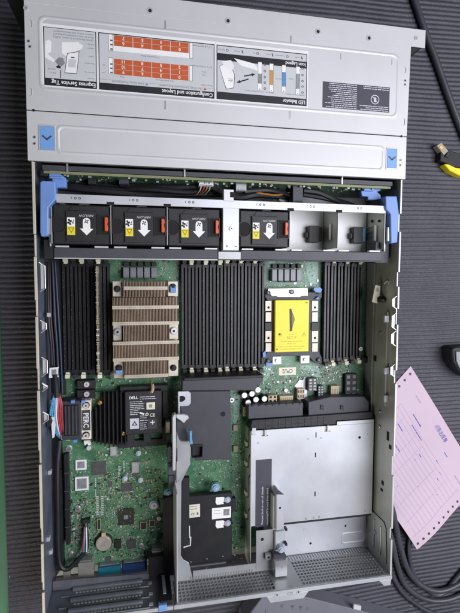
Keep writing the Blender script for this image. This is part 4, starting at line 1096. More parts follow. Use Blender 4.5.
# ---------------- network daughter card under the riser window
ZN = 30
b = MB(); b.prism([pt(183, 500, ZN), pt(232, 490, ZN), pt(232, 560, ZN), pt(183, 570, ZN)], 24, ZN, 'black_plastic')
a, c, d, f = rc(181, 495, 232, 566, ZN)
b = MB(); b.box(a, c, d, f, 22, ZN, 'black_plastic'); nd = b.build('network_card', sv, .8)
zt = ZN+.1
b = MB(); b.pbox(189, 504.5, 200, 517.5, ZN, zt, 'latch_white')
for y in (507, 509.5): b.words(pt(190, y, zt)[0], pt(190, y, zt)[1], zt+.04, 9, 1.1, 'label_text')
X, Y = pt(194.5, 514, zt); b.text('CE', X-2, Y, zt+.04, 3, 'label_text', 0, width=5, bold=True); b.rbox(X+4, Y, 2, 3, zt, zt+.04, 0, 'label_text'); b.build('approval_label', nd)
b = MB(); b.pbox(212, 507.5, 231, 518.5, ZN, zt, 'white_ink')
for y in (511, 514): b.words(pt(213.5, y, zt)[0], pt(213.5, y, zt)[1], zt+.04, 9, .9, 'smd_grey')
b.pbox(223.5, 509, 229.5, 515.5, zt, zt+.05, 'smd_grey'); b.build('code_sticker', nd)
for y in (500.5, 524):
    b = MB(); b.pprism([(216, y-3), (223, y-3.5), (227, y-1.5), (227, y+1), (223, y+1.5), (224, y+3.5), (217, y+4.5), (215.5, y+2)], ZN, zt, 'white_ink'); b.build('hand_print', nd)
    X, Y = pt(227.8, y-.2, ZN+2); b = MB(); b.cyl(X, Y, 4.2, ZN, ZN+1.6, 'silver_blue', 22); b.cyl(X, Y, 2.2, ZN+1.6, ZN+2.4, 'cap_top', 14); b.build('thumb_screw', nd, .4)
b = MB(); b.box(c-4, c+6, pt(230, 512, 26)[1], pt(230, 499, 26)[1], 18, 26, 'black_plastic'); b.build('card_connector', nd, .5)
for x, y in ((191, 562), (207, 559), (223, 556.5)): X, Y = pt(x, y, zt); b = MB(); b.cyl(X, Y, .9, ZN, zt, 'smd_grey', 8); b.build('card_pin', nd)
b = MB(); X0, Y0 = pt(190, 570, 32); b.box(X0, pt(226, 565, 32)[0], d+2, d+3.4, ZN, 33, 'zinc_dull'); b.build('card_edge_strip', nd, .3)
X, Y = pt(216, 489, 32); b = MB(); b.prism([(X-7.5, Y-6), (X+8.5, Y-6), (X+8.5, Y+1), (X+4, Y+6.5), (X-4, Y+6.5), (X-7.5, Y+1)], 22, 27, 'pcb'); th_ = b.build('screw_ear', nd, .8)
for x, y in ((216, 489), (168.5, 494.5)):
    X, Y = pt(x, y, 34); b = MB(); b.cyl(X, Y, 5.6, 27, 31, 'screw_blue', 24); b.cyl(X, Y, 3.6, 31, 33, 'silver_blue', 20); b.cyl(X, Y, 1.4, 33, 34, 'cap_top', 12); b.build('thumb_screw', sv, .5)
b = MB(); b.cyl(*pt(168.5, 494.5, 27), 7.5, ZB, 26.5, 'pcb', 24); b.build('screw_ear', mbd, .6)
b = MB(); b.pprism([(181.5, 478), (189.5, 478), (189.5, 546), (184, 546), (181.5, 550)], 30, 38, 'black_matte'); b.build('card_shroud', sv, .6)
b = MB(); b.pprism([(163, 499), (172.5, 496), (174, 576), (164, 576)], 24, 36, 'black_plastic'); b.build('card_shroud', sv, .6)
b = MB(); b.tube([(*pt(x, y, 38.5), 38.5) for x, y in ((189.3, 526), (189.6, 538))], .7, 'white_ink', 4, 0); b.tube([(*pt(x, y, 38.5), 38.5) for x, y in ((190.5, 537), (190.3, 545.5), (183.5, 547.5))], .9, 'white_ink', 4, 0); b.build('bracket_edge', sv)
# post and block on the divider between the two rear halves
b = MB(); b.pprism([(276.5, 495), (279, 491), (284, 495), (284, 529), (276.5, 531)], ZP, 58, 'white_metal'); ps = b.build('divider_post', sv, .6)
b = MB(); b.pprism([(276.3, 494.5), (279, 490.5), (284.2, 494.8)], 58, 58.6, 'grey_plastic'); X, Y = pt(280, 508, 58); b.cyl(X, Y, 1.4, 58, 58.2, 'dark_hole', 10); b.build('post_cap', ps)
b = MB(); b.pbox(273, 496, 276, 530, ZP, 52, 'wall_green'); b.build('divider_wall', sv, .4)
b = MB(); b.pbox(275.5, 531.5, 285, 555, 22, 52, 'white_metal'); b.build('divider_plate', sv, .5)
for x, y in ((286.5, 530), (286.5, 545)): b = MB(); b.pbox(x-1, y-1.3, x+1, y+1.3, 52, 59, 'black_plastic'); b.build('divider_clip', sv, .3)
X, Y = pt(282, 551, 62); b = MB(); b.cyl(X, Y, 4.3, 50, 60, 'silver_blue', 22); b.cyl(X, Y, 2.4, 60, 62, 'cap_top', 16); b.cyl(X, Y, .9, 62, 62.1, 'smd_grey', 8); b.build('thumb_screw', sv, .5)
X0, X1, Y0, Y1 = rc(275, 561, 287.5, 577, 64)
b = MB(); b.box(X0, X1, Y0, Y1, 44, 64, 'steel_bright'); bl = b.build('divider_block', sv, .6)
b = MB(); b.pprism([(273.5, 555), (286, 555), (287, 561), (275, 561.3)], 52, 60, 'grey_plastic'); b.build('block_opening', bl, .3)
b = MB(); X, Y = (X0+X1)/2, (Y0+Y1)/2; b.cyl(X+1, Y+3, 1.8, 64, 64.1, 'zinc_dull', 14); b.build('block_dimple', bl)
X, Y = pt(269, 558.5, 54); b = MB(); b.box(X-4, X+4, Y-4, Y+4, 47, 52, 'zinc_dull'); b.cyl(X, Y, 1.5, 52, 52.2, 'dark_hole', 10); b.build('divider_foot', sv, .5)

# ============================================================ FAN CAGE (lifts out by its blue handles)
ZF = 80
cage = thing('fan_cage', (0, 100, 9.2), 'metal fan cage with two blue lifting handles spanning the server between drives and memory', 'fan cage')
CX0, CX1 = -197, 197; CF0, CF1 = 118.3, 127.6; CR = 72
b = MB()
b.box(CX0+6, CX1-2, CF0, CF1, ZF, ZF+1.4, 'white_metal'); b.box(CX0+6, CX1-2, CF1-1.2, CF1, 12, ZF, 'zinc')
fp = b.build('front_plate', cage, .35)
sl = [-196.5, -134.8, -73.2, -11.8, 10.2, 71.8, 133.2, 195]
for x in (-134.8, -73.2, 71.8, 133.2):
    b = MB(); b.box(x-4, x+4, CF0-1, CF0+2.4, ZF+1.4, ZF+1.6, 'dark_hole'); b.build('plate_notch', fp)
for i, x in enumerate((-165, -104, -42, 41, 103, 164)):
    b = MB(); X = x-4
    for dx in (-2.4, 2.0): b.ring(X+dx, CF0+5.2, .7, 1.4, ZF+1.36, ZF+1.5, 'label_dark', 12)
    b.text(str(6-i), X-6.5, CF0+5.2, ZF+1.5, 2.6, 'label_dark', FLIP); b.build('bay_number_print', fp)
for x in sl[1:3]+sl[5:7]+[sl[0]-.4, sl[7]+.4]:
    b = MB(); b.box(x-.6, x+.6, CR+3, CF1-1.4, 11, ZF-3, 'wall_green' if x > 0 else 'zinc_dull'); b.box(x-.5, x+.5, CR+3, CF0, ZF-3, ZF-.5, 'zinc_mid'); b.build('bay_divider', cage, .25)
# centre post plate between the fan groups
b = MB(); b.box(-9.6, 9.6, CR-2, CF1-1.5, 11, ZF+.6, 'white_metal'); b.box(-9, 3, CF1-1.5, CF1+12, ZF-8, ZF+2, 'white_metal')
cp = b.build('centre_bracket', cage, .5)
X, Y = pt(231.5, 228.5, ZF+1); b = MB(); b.cyl(X, Y, 2.4, ZF+.6, ZF+2.4, 'screw_steel'); b.cyl(X, Y, .9, ZF+2.4, ZF+2.5, 'dark_hole', 8); b.build('bracket_screw', cp, .4)
b = MB(); b.box(-1.5, 4.5, CF1+3, CF1+9, ZF+2, ZF+2.2, 'dark_hole'); b.build('bracket_hole', cp)
for x, y in ((227, 246), (236, 246.5), (228, 205.5)):
    X, Y = pt(x, y, ZF+1); b = MB(); b.cyl(X, Y, .8, ZF+.6, ZF+.8, 'dark_hole', 8); b.build('bracket_hole', cp)
# dark rear beam with bright lips
b = MB()
for x0, x1 in ((CX0+1, -14), (14, CX1-1)):
    b.box(x0, x1, CR-12, CR-1.2, 66, 72, 'bar_plastic'); b.box(x0, x1, CR-2.4, CR-1.2, 14, 66, 'bar_plastic')
    b.box(x0, x1, CR-13.4, CR-12, 66, 72.6, 'zinc' if x0 < 0 else 'bar_plastic')
rb = b.build('rear_beam', cage, .4)
for k in range(6):
    x0 = (-196, -134, -73, 12, 73, 134)[k]
    for xa, xb in ((x0+2, x0+16), (x0+43, x0+58)):
        b = MB(); b.box(xa, xb, CR-1, CR+1, 70, 76, 'zinc'); b.build('beam_lip', cage, .4)
b = MB(); b.box(-14, 14, CR-12.5, CR-2.6, 60, 73, 'zinc_dull'); b.build('beam_joint', cage, .8)
b = MB(); b.box(CX1-8, CX1+10, CR-14, CR+12, 50, 70, 'bar_plastic'); X, Y = pt(393.5, 252, 70); b.cyl(X, Y, 1.3, 70, 70.1, 'choke', 10); b.build('beam_end', cage, .8)
b = MB(); b.box(CX0-10, CX0+2, CR-14, CR+8, 50, 70, 'black_plastic'); b.build('beam_end', cage, .8)
# blue handles
for pts in ([(40, 181.5), (43, 180.5), (55.5, 181), (56, 199), (48.5, 207.5), (48, 235.5), (41, 236.5), (40, 232)], [(385.5, 196), (397, 196), (399.3, 214), (397.5, 242.5), (391, 243.5), (390.4, 214), (386, 209)]):
    b = MB(); b.pprism(pts, 72, 85, 'blue_plastic'); b.build('lifting_handle', cage, 1.2, seg=2)
# side ends of cage
for s_ in (-1, 1):
    b = MB(); xa, xb = sorted((s_*198.5, s_*200)); b.box(xa, xb, CR, CF1, 11, 74, 'zinc'); b.build('cage_end', cage, .4)
    b = MB(); xa, xb = sorted((s_*197.6, s_*203)); b.box(xa, xb, 84, 102, 70, 82, 'steel_bright'); b.build('handle_pivot', cage, .8)
# fittings visible in the two empty bays
for x0 in (71.8, 133.2):
    b = MB(); b.box(x0+1, x0+60.5, CR+1.5, CF1-2, 34, 35.2, 'white_ink'); fl = b.build('bay_floor', cage, .3)
    b = MB(); b.box(x0+37, x0+51, CR+12, CR+33, 35.2, 46, 'black_plastic'); b.box(x0+51.1, x0+56, CR+14, CR+32, 35.2, 43, 'cable_blue' if x0 > 100 else 'black_matte'); b.box(x0+34, x0+36.9, CR+18, CR+25, 35.2, 44, 'black_plastic'); b.build('fan_socket', cage, .6)
    b = MB(); b.box(x0+57.8, x0+60.3, CR+14, CR+34, 60, 63, 'white_ink'); b.build('white_rail', cage, .3)
    b = MB(); b.box(x0+14, x0+48, CF1-4, CF1-1.4, 50, 78, 'black_matte'); b.build('bay_front_mesh', cage, .3)
for (x, y, z) in ((364, 221, 50), (372, 210, 60), (379, 221, 68), (380, 245, 68), (366, 246, 50), (386, 208, 72)):
    X, Y = pt(x, y, z); b = MB(); b.box(193.2, 194, Y-1.6, Y+1.6, z-2, z+2, 'dark_hole'); b.build('bay_slot', cage)
for k in range(5):
    b = MB(); b.tube([(193.4, 80+k*6, 20), (193.4, 82+k*6, 58)], .7, 'zinc', 5, 0); b.build('bay_rib', cage)

# ============================================================ FAN MODULES
def make_fan():
    f = thing('fan_module', (0, 0, 12), '', 'fan', 'fan modules in the cage')
    b = MB(); b.box(-29.5, 29.5, -22, 20.5, 12, 78, 'black_plastic')
    b.build('fan_housing', f, 1)
    b = MB(); b.box(-16, 15, -19, 14, 78, 80, 'black_plastic'); b.box(-16, -15, -19, 14, 80, 80.4, 'black_matte')
    b.prism([(-14, 14.2), (-10, 19), (12, 19), (15, 14.2)], 70, 79, 'black_plastic')
    b.build('grip_plate', f, .7)
    b = MB(); b.cyl(-25, -1.5, 8.4, 78, 78.15, 'dark_hole', 28); b.ring(-25, -1.5, 8.3, 9.2, 78, 78.9, 'black_plastic', 28); b.build('finger_hole', f)
    b = MB(); b.box(17, 29, -11, 10, 78, 78.1, 'dark_hole'); b.frame(16.4, 29.4, -11.6, 10.6, .8, 78, 79.4, 'black_plastic'); b.build('latch_recess', f)
    b = MB(); b.prism([(24.2, -7.5), (27.6, -7.5), (28, -4), (27, 0), (28, 4), (27.6, 7.5), (24.2, 7.5)], 78.1, 82, 'orange'); b.build('release_latch', f, .5)
    z = 80.06
    b = MB(); b.box(-12.8, -4.6, -9.6, -.2, 80, z, 'yellow_sticker'); b.box(-12.8, -4.6, -.2, 9.2, 80, z, 'white_ink')
    b.prism([(-12, -1.6), (-5.4, -1.6), (-8.7, -7.8)], z-.02, z+.03, 'yellow_ink'); b.prism([(-10.8, -2.4), (-6.6, -2.4), (-8.7, -6.2)], z, z+.06, 'yellow_sticker')
    for k in range(4): a = k*PI/2+.4; b.rbox(-10.2+1.9*math.cos(a)*.7, 4.4+2.2*math.sin(a), 2.6, 2.0, z-.02, z+.03, a, 'label_black')
    b.rbox(-6.4, 5.2, .7, 5, z-.02, z+.03, -.3, 'label_text'); b.rbox(-6.6, 3.4, 2.4, 1, z-.02, z+.03, 0, 'label_text'); b.v = [(x_-2.2, y_-2.8, z_) for x_, y_, z_ in b.v]; b.build('warning_sticker', f)
    b = MB()
    b.prism([(3-3.9, 5.2), (3-3.4, 7.4), (3-1.8, 8.9), (3, 9.3), (3+1.8, 8.9), (3+3.4, 7.4), (3+3.9, 5.2), (3+3.9, -2.4), (3+7.1, -2.4), (3, -9.6), (3-7.1, -2.4), (3-3.9, -2.4)], 80, z, 'white_ink')
    for k in range(4): a = k*PI/2+.5; b.rbox(3+1.5*math.cos(a), 5.4+1.5*math.sin(a), 2.2, 1.1, z-.02, z+.03, a+.4, 'label_black')
    b.v = [(x_+2.2, y_-2.8, z_) for x_, y_, z_ in b.v]; b.text('AIRFLOW', 5, 8.7, z, 2.6, 'label_grey', FLIP, width=15.5); b.build('airflow_print', f)
    b = MB(); b.tube([(-3, 20, 76), (2, 22, 77), (8, 21, 75)], 1.4, 'bar_plastic', 6); b.build('fan_lead', f, smooth=True)
    return f
fan0 = make_fan()
FX = (-165.6, -104, -42.4, 41)
FL = ('black fan module at the left end of the cage beside the blue handle', 'black fan module second from the left, between two other fans',
      'black fan module directly left of the silver centre bracket', 'black fan module right of the silver centre bracket beside the empty bays')
YF = 96.5
for i, x in enumerate(FX):
    if i == 0: f = fan0
    else:
        f = fan0.copy(); COL.objects.link(f)
        for c_ in list(fan0.children):
            d_ = c_.copy(); COL.objects.link(d_); d_.parent = f
    f.location = Vector((x, YF, 12))*S; f['label'] = FL[i]

# ============================================================ MEMORY MODULE in slot five of the left bank
X, Y0, Y1 = WS[4]
mm = thing('memory_module', (X, (Y0+Y1)/2, 16), 'brown memory module standing upright in a slot left of the heat sink', 'memory module')
b = MB(); b.box(X-.7, X+.7, Y0+2, Y1-2, 16, 44, 'smd_tan'); b.build('module_board', mm)
b = MB(); rr = random.Random(5)
n = 9
for i in range(n):
    y = Y0+8+i*(Y1-Y0-16)/n
    for s_ in (-1, 1): xa, xb = sorted((X+s_*.7, X+s_*2)); b.box(xa, xb, y, y+10, 26, 38, 'chip')
b.build('memory_chip', mm, .2)
b = MB()
for k in range(60):
    y = rr.uniform(Y0+4, Y1-4); b.box(X-1.6, X+1.6, y, y+rr.uniform(.5, 1.5), 42.5, 43.8+rr.uniform(0, .5), rr.choice(('smd_tan', 'smd_dark', 'smd_tan', 'smd_white', 'bronze_fin')))
b.build('module_edge', mm)

# ============================================================ YELLOW SOCKET COVER
a, c, _, _ = rc(275, 300, 309, 352, 25); yt = pt(292, 300, 25)[1]; yb = pt(292, 352, 25)[1]
dc = thing('dust_cover', ((a+c)/2, (yt+yb)/2, 18.2), 'bright yellow plastic cover plate sitting in the second processor socket', 'cover')
b = MB(); zc = 25
fin = [(289.5, 309), (291.3, 308.5), (291.8, 311), (294.3, 317), (294.7, 320), (293, 325), (292, 331), (289.8, 331.5)]
b.box(a, c, yb, yt, 18.2, zc, 'yellow'); b.build('cover_plate', dc, .7)
b = MB(); b.pprism(fin, zc, zc+.15, 'label_black'); b.pprism([(291.6, 311.5), (294, 317), (294.4, 320), (292.8, 324.5), (291.6, 328)], zc+.1, zc+.6, 'yellow_ink'); b.build('finger_slot', dc)
b = MB(); z = zc+.06
cx = (a+c)/2-.5; yy = lambda y: pt(292, y, zc)[1]
b.text('(SOCKET)', cx, yy(334.3), z, 1.3, 'yellow_ink'); b.text('SKT-P', cx, yy(337.5), z, 3.6, 'yellow_ink', width=13)
b.text('DO NOT remove this cover until', cx, yy(341.2), z, 1.5, 'yellow_ink', width=29); b.text('installing a CPU', cx, yy(343.6), z, 1.5, 'yellow_ink')
b.text('Replace cover when CPU is removed', cx, yy(346.4), z, 1.5, 'yellow_ink', width=36); b.text('to protect processor contacts', cx, yy(348.7), z, 1.5, 'yellow_ink', width=30)
X, Y = pt(304, 334.5, zc); b.prism([(X-2.9, Y-2.2), (X+2.9, Y-2.2), (X, Y+3)], z-.03, z, 'yellow_ink'); b.prism([(X-2.0, Y-1.7), (X+2.0, Y-1.7), (X, Y+1.9)], z-.02, z+.02, 'yellow'); b.rbox(X, Y-.2, .5, 2, z, z+.04, 0, 'yellow_ink')
X, Y = pt(280, 334.5, zc); b.ring(X, Y, 1.9, 2.4, z-.03, z, 'yellow_ink', 18); b.cyl(X-.4, Y+.2, 1.4, z-.03, z, 'label_black', 10)
for x, y in ((277, 349.5), (306.7, 302.5)): X, Y = pt(x, y, zc); b.box(X-1.1, X+1.1, Y-1.1, Y+1.1, z-.03, z, 'yellow_ink')
b.build('cover_print', dc)

# ============================================================ COIN BATTERY
X, Y = pt(103.7, 544, 16)
cb = thing('coin_battery', (X, Y, ZB), 'round silver coin battery in its black holder on the green board', 'battery')
b = MB(); b.cyl(X, Y, 9.8, 11.5, 15.4, 'nickel', 40); b.cyl(X, Y, 8.6, 15.4, 16, 'nickel', 40)
for k in range(-2, 3): b.rbox(X+k*1.2, Y-k*.3, .5, 11-abs(k)*1.5, 16, 16.03, -.7, 'smd_grey')
b.build('battery_disc', cb, .4, seg=2)
b = MB(); b.ring(X, Y, 9.9, 11, ZB, 13, 'black_plastic', 36); b.box(X-2.6, X+2.6, Y+9.6, Y+14.5, ZB, 16.6, 'tan_plastic'); b.box(X-2.4, X+2.4, Y-13, Y-9.4, ZB, 14, 'black_plastic'); b.build('battery_holder', cb, .3)

# ============================================================ AIR BAFFLE (black plate left of the white box)
ab = thing('air_baffle', (*pt(206, 420, 46), ZB+.2), 'dark grey flat plastic baffle plate with one round hole, below the centre memory slots', 'air baffle')
b = MB(); b.pprism([(180.5, 391.5), (230.3, 390.8), (230.8, 450), (232, 458.5), (229, 459.5), (195, 460.5), (194.5, 458), (202, 457), (202.5, 446), (192, 446), (180, 440)], 42, 46, 'grey_plastic'); b.build('baffle_plate', ab, .7)
b = MB(); b.pprism([(182.5, 380), (263, 377), (263, 381), (254.5, 390.6), (182, 391)], 36, 52, 'grey_plastic'); b.build('baffle_ridge', ab, .9)
b = MB(); b.pbox(184, 376.5, 263.5, 379.5, 12, 54, 'black_plastic'); b.build('baffle_wall', ab, .6)
X, Y = pt(223, 414, 46); b = MB(); b.cyl(X, Y, 3.2, 45.9, 46.15, 'dark_hole', 24); b.build('round_hole', ab)
b = MB(); b.pprism([(192, 446), (202.5, 446), (202, 457), (196, 458), (192, 458)], 30, 38, 'black_plastic'); b.pbox(190, 444.5, 203, 447, 38, 47, 'black_matte'); b.build('baffle_foot', ab, .5)

# ============================================================ RISER FRAME
rf = thing('riser_frame', (*pt(186, 540, 44), 30), 'silver metal riser frame with large window and blue clip at the rear centre', 'riser frame')
zr = 46
b = MB()
wx = pt(251, 540, zr)[0]
out = [(174, 604), (175, 480), (176.5, 470), (180, 446), (191, 445), (190.8, 456), (189.5, 466), (181.5, 482), (181, 556), (183.5, 560), (189, 563), (191, 572), (193, 574)]
P_ = [pt(x, y, zr) for x, y in out]
Lx = P_[1][0]
b.prism([(Lx, YR+1.4)]+P_[1:-1]+[(P_[-1][0], YR+1.4)], zr-1.4, zr, 'zinc_mid')
yb_ = pt(220, 568, zr)[1]
b.box(P_[-1][0]+.01, 42, YR+1.4, yb_, zr-1.4, zr, 'zinc_mid')
xr0, xr1 = pt(252.5, 545, zr)[0], pt(273.5, 545, zr)[0]
b.box(42.01, xr1, YR+1.4, pt(262, 530.5, zr)[1], zr-1.4, zr, 'zinc_mid')
b.build('frame_sheet', rf, .5)
b = MB(); b.box(Lx-1.6, Lx-.02, YR+1.4, pt(174, 480, zr)[1], 24, H-3, 'white_metal'); b.build('frame_flange', rf, .4)
b = MB(); b.pprism([(176.2, 414.5), (183, 414.3), (188, 415.5), (189, 418.5), (186.5, 420.5), (184, 423.5), (181, 421), (176.2, 418)], 58, 62, 'zinc'); b.build('frame_lobe', rf, .7)
b = MB(); b.pprism([(172.3, 418), (173.5, 414.5), (176, 414.5), (176.3, 447), (175.6, 471), (172.6, 471)], 56, 66, 'zinc'); b.build('frame_arm', rf, .8)
b = MB(); b.pprism([(176.6, 417), (181, 421.5), (190, 438), (190, 441), (180, 441), (176.6, 432)], 46, 54, 'grey_plastic'); b.build('arm_fold_shade', rf, .5)  # dark wedge put in as the shading of the bent metal
b = MB(); b.pprism([(176.6, 432), (180, 441), (190.2, 441), (190.4, 465), (186, 471), (181.4, 479), (176, 484), (176.2, 447)], 46.2, 56, 'zinc_mid'); b.build('frame_cheek', rf, .8)
b = MB(); b.pprism([(189.5, 431), (192.3, 431), (191.8, 437), (193, 444.5), (190, 444.5)], 60, 68, 'cable_blue'); b.build('blue_clip', rf, .5)
X0, X1, Y0, Y1 = rc(178, 391.5, 191, 406.5, 50)
b = MB(); b.prism([(X0, Y0-14), (X0+2.6, Y0-14), (X0+2.6, Y0), (X1-3, Y0), (X1, Y0+3), (X1, Y1-3), (X1-3, Y1), (X0, Y1)], 46.3, 49, 'white_metal'); b.build('hook_eye', rf, .6)
b = MB(); X, Y = X0+5, (Y0+Y1)/2; b.prism([(X-3, Y-3.5), (X+1, Y-3.5), (X+4, Y-1), (X+4, Y+2), (X+1, Y+3.8), (X-3, Y+3.5)], 48.9, 49.1, 'dark_hole'); b.build('eye_opening', rf)
b = MB(); b.pprism([(167.5, 448), (169, 446.5), (176, 446.5), (177.5, 449), (177.5, 461), (175.5, 463), (168, 462.5), (167, 460)], 48, 62, 'black_plastic')
for y in (451, 455, 459): b.pbox(170, y, 174, y+1.2, 62, 62.4, 'bar_plastic')
b.build('clip_connector', rf, .9)
b = MB(); b.pbox(168, 463, 174.5, 475, 44, 54, 'bar_plastic'); b.pbox(168.5, 475.5, 174.5, 488, 40, 50, 'bar_plastic'); b.pbox(166, 422, 170, 434, 30, 40, 'smd_tan'); b.pbox(166.5, 434, 171, 447, 30, 44, 'black_plastic'); b.build('riser_connector', rf, .5)
X, Y = pt(262.3, 539.5, zr); b = MB(); b.cyl(X, Y, 2.1, zr-.1, zr+.15, 'dark_hole', 16); b.build('frame_hole', rf)
b = MB()
for k in range(24): b.box(-44+k*3.5, -42.6+k*3.5, YR+1.5, YR+6, zr, zr+.6, 'zinc_dull')
b.build('frame_teeth', rf, .1)

# ============================================================ things lying on the mat
# pink delivery slip, its left part under the server's edge
def slip():
    A = Vector((*pt(410.5, 366, 0), 0)); Bq = Vector((*pt(500, 512, 0), 0))
    E_ = Vector((*pt(415, 540.5, 0), 0)); D_ = Vector((*pt(400, 537, 0), 0)); F_ = Vector((*pt(460, 503, 0), 0))
    top = (Vector((*pt(460, 447, 0), 0))-A).normalized()
    dn = -(Vector((*pt(460, 503, 0), 0))-E_).normalized()     # down-left along the lower sprocket edge
    # sheet axes: u along the long right-hand edge, v towards the server (perpendicular)
    u = top; v = Vector((u.y, -u.x, 0))
    if v.x > 0: v = -v
    L = 178; Wd = 118
    def W(s_, t, z=0):
        p = A+u*s_+v*t; return (p.x, p.y, max(z, .35+1.6*(.5+.5*math.sin(s_*.028+t*.02))*min(1, max(0, (s_)/60))*.6+z))
    b = MB(); nu, nv = 40, 26; vs = []; 
    def cut(s_): return 0
    for i in range(nu+1):
        for j in range(nv+1): vs.append(W(L*i/nu, Wd*j/nv))
    fs = []
    for i in range(nu):
        for j in range(nv): a = i*(nv+1)+j; fs.append((a, a+1, a+nv+2, a+nv+1))
    return b, vs, fs, W, L, Wd
A = Vector(pt(410.5, 366, 0)); q = (Vector(pt(460, 447, 0))-A).normalized()
E_ = Vector(pt(415, 540.5, 0)); w = (Vector(pt(460, 503, 0))-E_).normalized()
# four corners: A (top), right edge runs along q; lower edge runs along w; they meet off to the right
def isect(P, d, Q, e):
    den = d.x*e.y-d.y*e.x; t = ((Q.x-P.x)*e.y-(Q.y-P.y)*e.x)/den; return P+d*t
Cn = isect(A, q, E_, w)
top_l = (Vector(pt(397, 381, 0))-A).normalized()     # upper sprocket edge, going left
Dn = E_-w*8
Bn = A+top_l*(Dn-Cn).length
def PQ(s_, t, z=0):       # s_ 0..1 from upper edge to lower edge; t 0..1 from right edge to left
    p = (A*(1-s_)+Cn*s_)*(1-t)+(Bn*(1-s_)+Dn*s_)*t
    k = max(0, min(1, (s_-.45)/.4))*max(0, min(1, (t-.15)/.75)); k = k*k*(3-2*k)
    return (p.x, p.y, .6+z+1.0*math.sin(s_*5+t*3)**2+14*k)
ln = (Cn-A).length; wd = (Cn-Dn).length
b = MB(); nu, nv = 30, 20
vs = [PQ(i/nu, j/nv) for i in range(nu+1) for j in range(nv+1)]
fs = [(i*(nv+1)+j, i*(nv+1)+j+1, (i+1)*(nv+1)+j+1, (i+1)*(nv+1)+j) for i in range(nu) for j in range(nv)]
b.add(vs, fs, 'paper')
dr = .11
def line(s0, t0, s1, t1, wid, m):
    n = 14
    P = [Vector(PQ(s0+(s1-s0)*k/n, t0+(t1-t0)*k/n, dr)) for k in range(n+1)]
    d = (P[-1]-P[0]).normalized(); nn = Vector((-d.y, d.x, 0))*wid/2
    vs = []
    for p in P: vs += [p+nn, p-nn]
    b.add(vs, [(2*k, 2*k+1, 2*k+3, 2*k+2) for k in range(n)], m)
def holes(s0, t0, s1, t1, n):
    for k in range(n):
        f = k/(n-1); X, Y, Z = PQ(s0+(s1-s0)*f, t0+(t1-t0)*f); b.cyl(X, Y, 2.0, Z-.05, Z+.22, 'rubber', 14)
holes(.035, .05, .035, .98, 12); holes(.965, .04, .965, .96, 13)
for k in range(14): 
    t = .30+k*.048; line(.13, t, .90, t, .35, 'paper_line')
line(.90, .26, .90, .96, .45, 'paper_line'); line(.13, .30, .13, .96, .4, 'paper_line')
for s_ in (.22, .38, .47, .66, .78): line(s_, .348, s_, .96, .3, 'paper_line')
def ptext(st, s_, t, h, m, width=None):
    X, Y, Z = PQ(s_, t, dr+.2); X2, Y2, _ = PQ(s_+.05, t); ang = math.atan2(Y2-Y, X2-X)
    b.text(st, X, Y, Z, h, m, ang, width, 'c')
ptext('销售出库单', .50, .10, 6.2, 'paper_ink', 33)
for k, (s_, t, w_) in enumerate(((.17, .12, 14), (.25, .25, 24), (.62, .18, 26), (.80, .22, 22), (.30, .32, 30), (.62, .30, 40), (.70, .34, 34), (.22, .44, 14), (.5, .42, 16), (.5, .49, 10), (.72, .40, 18), (.3, .58, 30), (.66, .62, 26), (.3, .72, 24), (.55, .8, 24), (.8, .5, 8))):
    X, Y, Z = PQ(s_, t, dr+.12); X2, Y2, _ = PQ(s_+.05, t); ang = math.atan2(Y2-Y, X2-X)
    b.words(X, Y, Z, w_, 1.9, 'paper_ink' if k % 3 else 'paper_line', ang, seed=k)
tag(b.build('delivery_slip', smooth=False), 'pink printed form with punched sprocket holes lying half under the server', 'paper slip')

# black power cord, upper right
b = MB(); b.tube([(*pt(x, y, 4), 5.0) for x, y in ((400, -40), (409, -15), (415.5, 5), (425, 33), (436, 62), (447, 93), (458, 122), (470, 150), (490, 185))], 4.6, 'cable_grey', 14)
tag(b.build('black_cord', smooth=True), 'thick black cord running straight down past the upper right corner of the server', 'cord')
# coiled black cables, lower right: one continuous cord
b = MB()
def P3(x, y, z): return (*pt(x, y, z), z)
cp_ = [(384, 515), (392, 540), (396.5, 562), (404, 583), (420, 597), (440, 601), (462, 594), (490, 570)]
b.tube([P3(x, y, 4) for x, y in cp_], 4.0, 'cable_grey', 12)
tag(b.build('coiled_cord', smooth=True), 'outer loop of black cord curving round the rear right corner of the server', 'cord', 'cord loops by the pink form')
b = MB(); b.tube([P3(x, y, 8) for x, y in ((386, 490), (394, 515), (400, 545), (409, 572), (424, 587), (442, 591), (465, 580), (492, 555))], 4.0, 'cable_grey', 12)
tag(b.build('coiled_cord', smooth=True), 'second loop of black cord lying just inside the outermost one', 'cord', 'cord loops by the pink form')
b = MB(); b.tube([P3(x, y, 4) for x, y in ((425, 505), (413, 530), (409, 552), (414, 575), (428, 590), (442, 594), (462, 572), (485, 548))], 3.6, 'cable_grey', 12)
tag(b.build('coiled_cord', smooth=True), 'innermost small loop of black cord emerging below the pink form', 'cord', 'cord loops by the pink form')
b = MB(); b.tube([P3(x, y, 3.5) for x, y in ((380, 545), (390, 570), (402, 592), (420, 607), (430, 612), (446, 618), (470, 620))], 3.2, 'cable_grey', 12)
tag(b.build('coiled_cord', smooth=True), 'lowest stretch of black cord touching the bottom edge of the picture', 'cord', 'cord loops by the pink form')

